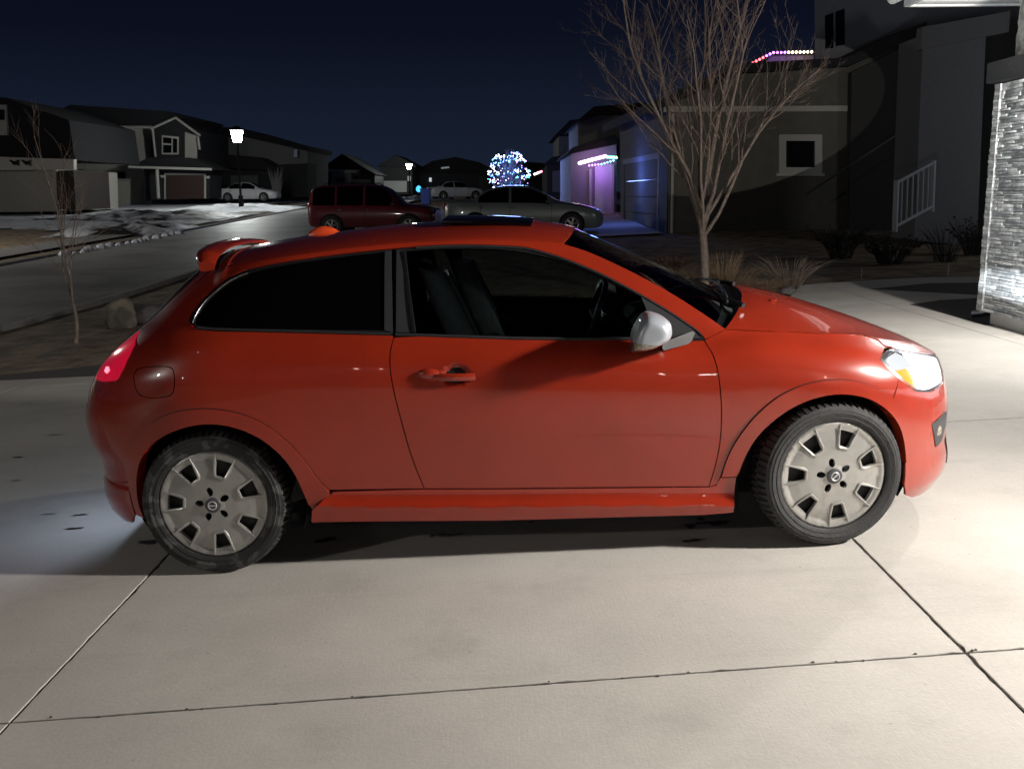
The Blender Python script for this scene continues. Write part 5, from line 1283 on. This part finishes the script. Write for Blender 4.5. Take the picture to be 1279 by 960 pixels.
wc2, _ = generic_car('white_sedan', 'white sedan parked at the street end left of the lit tree', (P(569, 246, 84).x, 84, zg(-4, 84) - .05), R(24), 4.6, 1.8, sed_st, M['white_paint'], [('side', -1.35, -.42), ('side', -.34, .72), ('top', -1.5, -1.02), ('top', .25, 1.02)], (-1.42, 1.46), .325)
car_details(wc2, .905, (2.14, .66, .68), (-2.30, .68, .86), (.86, -.38, -1.25), .26, .88, (-.30, -1.15))
# dark car nose beyond the sedan
bk, _ = generic_car('dark_sedan', 'almost black car parked beyond the grey-green sedan, only its nose and roof showing', (.52, 33.4, zg(1, 33.4) - .06), 0, 4.6, 1.82, sed_st, mat('black_car_paint', (.02, .02, .022), .3, coat=1), [('side', -1.35, -.42), ('side', -.34, .72), ('top', .25, 1.02)], (-1.42, 1.46), .325)
bn = empty('blue_bin', P(532, 262, 66), 'blue wheelie bin standing at the kerb under the far street lamp', 'bin')
p0 = P(532, 262, 66); zb = zg(p0.x, p0.y); b = MB(); b.loft([[(p0.x + sx * .26, 66 + sy * .28, zb + .06) for sx, sy in ((-1, -1), (1, -1), (1, 1), (-1, 1))], [(p0.x + sx * .33, 66 + sy * .36, zb + 1.0) for sx, sy in ((-1, -1), (1, -1), (1, 1), (-1, 1))]]); rel(b.build('body', mat('bin_blue', (.05, .10, .38), .5)), bn)
b = MB(); b.box((p0.x, 66, zb + 1.04), (.70, .76, .07), bev=.02); rel(b.build('lid', mat('bin_lid_blue', (.06, .12, .42), .5)), bn)
b = MB(); b.tube([(p0.x - .3, 66.3, zb + .1), (p0.x + .3, 66.3, zb + .1)], .10, 10); rel(b.build('wheel', M['rubber']), bn)
# inflatable-like blue yard light and small flag by the far lamp
ft = empty('yard_light', P(523, 243, 90), 'small turquoise-blue glowing yard decoration below the far street lamp', 'decoration')
b = MB(); q = P(523, 236, 90); b.lathe([(.01, -.3), (.2, -.2), (.26, 0), (.16, .22), (.01, .3)], 10, axis='Z', c=tuple(q)); rel(b.build('glow_body', emit_mat('turquoise_glow', (.08, .55, 1), 1.6)), ft)
b = MB(); b.tube([(q.x, q.y, zg(q.x, q.y)), (q.x, q.y, q.z - .4)], .04, 6); rel(b.build('stake', M['pole']), ft)

# ================================================================== PLANTS
M['bark'] = mat('young_tree_bark', (.21, .165, .135), .85, var=.35, vscale=14, bump=.5, bscale=60)
M['twig'] = mat('reddish_twigs', (.19, .14, .115), .85, var=.3, vscale=6)
def branch_tree(name, label, base, H_, trunk_r, fork, seed, lean, nlimb, spread, levels, m1, m2, buds=True, top=None):
    o = empty(name, base, label, 'tree'); rg = random.Random(seed); tr = MB(); cr = MB(); bd = MB()
    def grow(p, d, length, r_, lev, mb):
        n = 7; path = [p]; rad = [r_]; cur = Vector(p); dd = Vector(d)
        for k in range(n):
            dd = (dd + Vector((rg.gauss(0, .10), rg.gauss(0, .10), rg.gauss(.045, .05)))).normalized(); cur = cur + dd * (length / n); path.append(cur.copy()); rad.append(r_ * (1 - .75 * (k + 1) / n))
        mb.tube(path, rad, 7 if lev < 2 else 5, cap=lev < 2)
        if lev < levels:
            for k in range({0: 8, 1: 5, 2: 3, 3: 3}[lev]):
                t = rg.uniform(.22, .98); i = min(n - 1, int(t * n)); q = path[i].lerp(path[i + 1], t * n - i)
                ax = (path[i + 1] - path[i]).normalized(); v = Vector((rg.gauss(0, 1), rg.gauss(0, 1), rg.gauss(.2, .7))); v = (v - ax * v.dot(ax)).normalized(); an = R(rg.uniform(20, 42))
                grow(q, ax * math.cos(an) + v * math.sin(an), length * rg.uniform(.34, .58) * (1.1 - .45 * t), max(.0026, rad[i] * .50), lev + 1, cr)
        elif buds and rg.random() < .35:
            s_ = rg.uniform(.006, .012); bd.lathe([(.001, -s_), (s_ * .55, 0), (.001, s_ * 1.5)], 5, axis='Z', c=tuple(path[-1]))
    path = [Vector((lean[0] * t + .03 * math.sin(t * 3), lean[1] * t, fork * t)) for t in np.linspace(-.06, 1, 8)]
    tr.tube(path, [trunk_r * 1.25, trunk_r * 1.05] + [trunk_r * (1 - .28 * t) for t in np.linspace(0, 1, 6)], 12)
    top_ = path[-1]
    for k in range(nlimb):
        a = 2 * math.pi * k / nlimb + rg.uniform(-.3, .3); sp = rg.uniform(.45, 1.0) * spread * (0.25 if k == 0 else 1); d = Vector((math.cos(a) * sp, math.sin(a) * sp, 1)).normalized()
        s0 = path[-1 - (k % 3)] if k else top_
        grow(s0, d, (H_ - fork) * rg.uniform(.72, .95) if k else (H_ - fork), trunk_r * (.62 if k == 0 else rg.uniform(.36, .5)), 0, tr)
    tr.build('trunk', m1, o, 60); cr.build('crown', m2, o, 60)
    if bd.v: bd.build('buds', mat('dry_buds', (.12, .085, .065), .8), o)['kind'] = 'stuff'
    return o
tb = P(881, 348, 13.4); tb.z = zg(tb.x, 13.4) - .02
branch_tree('bare_tree', 'tall bare young tree with many ascending branches behind the bonnet of the foreground car', tb, 4.8, .060, 1.22, 23, (-.10, .0), 12, .74, 3, M['bark'], M['twig'])
lb = gpx(95, 425)
branch_tree('sapling', 'thin whip-like sapling in the dead lawn at the far left', lb, 2.55, .026, .5, 5, (.0, 0), 3, .22, 2, M['bark'], M['twig'], False)
# dormant grasses, twiggy shrubs, low dry plants in the bed
M['straw'] = mat('dry_straw', (.26, .185, .11), .9, var=.3, vscale=5)
M['twig_pale'] = mat('pale_dry_twigs', (.24, .195, .15), .9, var=.3, vscale=5)
M['dry_leaf'] = mat('dead_leaves', (.13, .085, .055), .9, var=.4, vscale=8)
M['dark_leaf'] = mat('dark_shrub', (.016, .016, .014), .9, var=.4, vscale=8)
def clump(name, label, cat, px, py, Y, h, w, n, m, seed, droop=.5, r=.004, group=None, leaf=0):
    c = P(px, py, Y); zb = zg(c.x, Y) - .04; o = MB(); rg = random.Random(seed)
    for k in range(n):
        a = rg.random() * 6.283; b0 = rg.random() ** .5 * w * .25; l = h * rg.uniform(.55, 1.05); tilt = rg.uniform(.05, 1) * w / h * .9; pts = []
        for t in (0, .35, .7, 1):
            rr_ = b0 + tilt * l * (t ** 1.3); pts.append((rr_ * math.cos(a) + rg.gauss(0, .008), rr_ * math.sin(a) + rg.gauss(0, .008), l * (t - droop * .35 * t ** 3)))
        o.tube(pts, [r, r * .9, r * .7, r * .3], 4, cap=False)
        for q in range(leaf):
            t = rg.uniform(.3, 1); p = Vector(pts[1]).lerp(Vector(pts[3]), rg.random()); s_ = rg.uniform(.02, .05); u = Vector((rg.gauss(0, 1), rg.gauss(0, 1), rg.gauss(0, .5))).normalized() * s_; v = u.orthogonal().normalized() * s_ * .6
            o.add([p - u, p + v, p + u, p - v], [(0, 1, 2, 3)], False)
    ob = o.build(name, m, fix=False); ob.location = (c.x, Y, zb); tag(ob, label, cat, group); return ob
clump('ornamental_grass', 'tall straw-coloured grass tuft right of the bare tree trunk', 'grass tuft', 903, 345, 13.6, .80, .34, 260, M['straw'], 1, .5, .0022)
clump('ornamental_grass', 'straw-coloured grass tuft left of the bare tree trunk', 'grass tuft', 858, 345, 13.9, .58, .40, 220, M['straw'], 2, .6, .0022)
clump('ornamental_grass', 'low reddish dry grass between the bare tree and the twiggy shrub', 'grass tuft', 938, 350, 13.3, .40, .50, 260, mat('rusty_grass', (.17, .095, .065), .9, var=.3), 3, .8, .0022)
for i, (px, py, Y, h, w, lab) in enumerate(((884, 348, 13.9, .36, .6, 'short tan dry grass around the foot of the bare tree'), (918, 350, 14.3, .55, .5, 'tan dry grass behind the low reddish grass'), (955, 352, 14.0, .34, .5, 'short tan dry grass left of the twiggy shrub'), (835, 344, 14.6, .40, .6, 'tan dry grass left of the bare tree near the windshield edge'))):
    clump('dry_grass', lab, 'grass tuft', px, py, Y, h, w, 230, M['straw'], 70 + i, .8, .0022, 'dry grasses in the yard bed')
clump('twiggy_shrub', 'pale arching twiggy shrub left of the driveway corner', 'shrub', 985, 346, 14.6, .62, .75, 110, M['twig_pale'], 4, .75, .0045)
clump('twiggy_shrub', 'dim arching twiggy shrub in the dark bed left of the stone corner', 'shrub', 1180, 335, 18.5, .9, .75, 70, M['dark_leaf'], 5, .7, .005)
for i, (px, py, Y, h, w, lab) in enumerate(((800, 330, 16.5, .42, .55, 'low brown dead plant behind the windshield glass'), (838, 318, 18.2, .40, .6, 'low brown dead plant under the blue-lit garage corner'), (770, 322, 18.5, .35, .5, 'leftmost low brown dead plant of the yard bed'), (822, 338, 15.2, .38, .45, 'low brown dead plant nearest the windshield base'))):
    clump('dead_plant', lab, 'plant', px, py, Y, h, w, 70, M['dry_leaf'], 20 + i, .6, .006, 'dead plants in the yard bed', 5)
for i, (px, py, Y, h, w, lab) in enumerate(((1050, 330, 19.5, .8, .8, 'dark shrub against the neighbouring wall, under the small window'), (1110, 338, 18.0, .7, .8, 'dark shrub below the white stair railing'), (1215, 330, 20, .9, .7, 'dark shrub touching the left edge of the stone corner'))):
    clump('dark_shrub', lab, 'shrub', px, py, Y, h, w, 90, M['dark_leaf'], 40 + i, .5, .006, 'dark shrubs by the porch', 5)
clump('lamp_shrub', 'pale wrapped shrub right of the near street lamp', 'shrub', 346, 240, 80, 3.0, .7, 60, mat('pale_wrap', (.22, .21, .20), .9), 60, .2, .03)
# garden stakes and solar light
for px, py, Y, lab in ((1076, 347, 15.2, 'thin pale garden stake at the far driveway edge, left one'), (1184, 345, 15.4, 'thin pale garden stake near the stone corner, right one')):
    c = P(px, py, Y); b = MB(); b.tube([(c.x, c.y, zg(c.x, c.y) - .02), (c.x, c.y, zg(c.x, c.y) + .16)], .007, 6); tag(b.build('garden_stake', M['trim_lt']), lab, 'stake', 'garden stakes')
def rock(name, label, px, py, Y, s, m, seed, group=None, sq=(1, 1, .7)):
    bm = bmesh.new(); bmesh.ops.create_icosphere(bm, subdivisions=4, radius=1); c = P(px, py, Y)
    for v in bm.verts:
        d = v.co.normalized(); k = 1 + .30 * mnoise.noise(d * 1.3 + Vector((seed, 0, 0))) + .14 * mnoise.noise(d * 3.1 + Vector((0, seed, 0))) + .05 * mnoise.noise(d * 8 + Vector((0, 0, seed)))
        v.co = Vector((d.x * sq[0], d.y * sq[1], d.z * sq[2])) * k * s
    b_ = MB(); bm.verts.index_update(); b_.add([v.co[:] for v in bm.verts], [tuple(v.index for v in f.verts) for f in bm.faces]); bm.free()
    o = b_.build(name, m, angle=60); o.location = (c.x, Y, zg(c.x, Y) + s * sq[2] * .35); return tag(o, label, 'rock', group)
M['rock'] = mat('boulder_stone', (.24, .205, .16), .9, var=.3, vscale=5, bump=.7, bscale=14, dark=(.10, .09, .08), dscale=2)
M['grey_rock'] = mat('grey_boulder', (.13, .12, .12), .9, var=.3, vscale=5, bump=.7, bscale=14)
rock('boulder', 'pale tan jagged boulder in the dead lawn right of the sapling', 152, 398, 14.0, .27, M['rock'], 3, sq=(.8, .8, 1.0))
rock('boulder', 'flat grey boulder just right of the pale tan boulder', 185, 400, 14.4, .30, M['grey_rock'], 6, sq=(1.3, .9, .55))
for i, (px, py, Y, s, lab) in enumerate(((957, 356, 13.2, .07, 'small edging stone right of the bonnet'), (985, 357, 13.6, .10, 'broad edging stone near the driveway corner'), (895, 330, 14.5, .09, 'pale round stone at the foot of the bare tree'))):
    rock('edging_stone', lab, px, py, Y, s, M['rock'] if i == 2 else M['grey_rock'], 9 + i, 'edging stones of the bed')
# snow left over on the far verge
def snowbank(name, label, x0, x1, y0, y1, h, seed, m):
    nx, ny = 44, 26; V = []
    for j in range(ny + 1):
        for i in range(nx + 1):
            u, v = i / nx, j / ny; x = x0 + (x1 - x0) * u; y = y0 + (y1 - y0) * v
            e = (math.sin(math.pi * u) * math.sin(math.pi * v)) ** .55
            V.append((x, y, zg(x, y) - .05 + h * e * (.75 + .55 * hn(x, y, .9, seed) + .25 * hn(x, y, 2.6, seed))))
    b_ = MB(); b_.add(V, [(j * (nx + 1) + i, j * (nx + 1) + i + 1, (j + 1) * (nx + 1) + i + 1, (j + 1) * (nx + 1) + i) for j in range(ny) for i in range(nx)])
    return tag(b_.build(name, m, angle=80), label, 'snow bank', 'snow banks along the far kerb')
M['snow_dirty'] = mat('dirty_snow', (.62, .63, .66), .6, bump=.7, bscale=6, var=.15, vscale=4, dark=(.030, .026, .022), dscale=.9, dlo=.46, dhi=.56)
snowbank('snow_bank', 'snow bank in front of the beige garage at the far left', -30, -19.5, 44, 50, .30, 1, M['snow'])
snowbank('snow_bank', 'dirty snow heap in front of the white-trimmed house', -24, -14.6, 50, 56, .5, 2, M['snow_dirty'])
snowbank('snow_bank', 'dark soil heap with snow crust at the far kerb', -18.2, -13.5, 38, 44, .55, 3, M['snow_dirty'])
snowbank('snow_bank', 'bright snow bank before the brown garage door', -22, -13.4, 60, 68, .42, 4, M['snow'])
snowbank('snow_bank', 'far snow strip at the street end beside the blue bin', -11.5, -5.5, 92, 99, .5, 5, M['snow'])
kc = MB(); rk_ = random.Random(8)
for k in range(26):
    y = 29 + k * .42; x = ROAD_L + .25 + rk_.uniform(-.12, .12); s_ = rk_.uniform(.10, .22)
    if rk_.random() < .75: kc.lathe([(.01, s_ * .7), (s_ * .7, s_ * .45), (s_, 0), (s_ * .9, -s_)], 7, axis='Z', c=(x, y, zg(x, y)))
tag(kc.build('snow_chunks', M['snow']), kind='stuff')
def snow_keep(x, y): return hn(x, y, .16, 3) + .5 * hn(x, y, .5, 5) > -.12
sheet('snow_cover', list(np.arange(-60, -13.9, .6)), list(np.arange(40, 110, .6)), lambda x, y: zg(x, y) + .012 + .05 * hn(x, y, .6, 2), M['snow'], 'stuff', snow_keep)
# neighbour's driveway
sheet('neighbour_driveway', list(np.linspace(-7.4, 4.35, 12)), list(np.linspace(28.3, 40, 8)), lambda x, y: zg(x, y) + .004, M['concrete'])
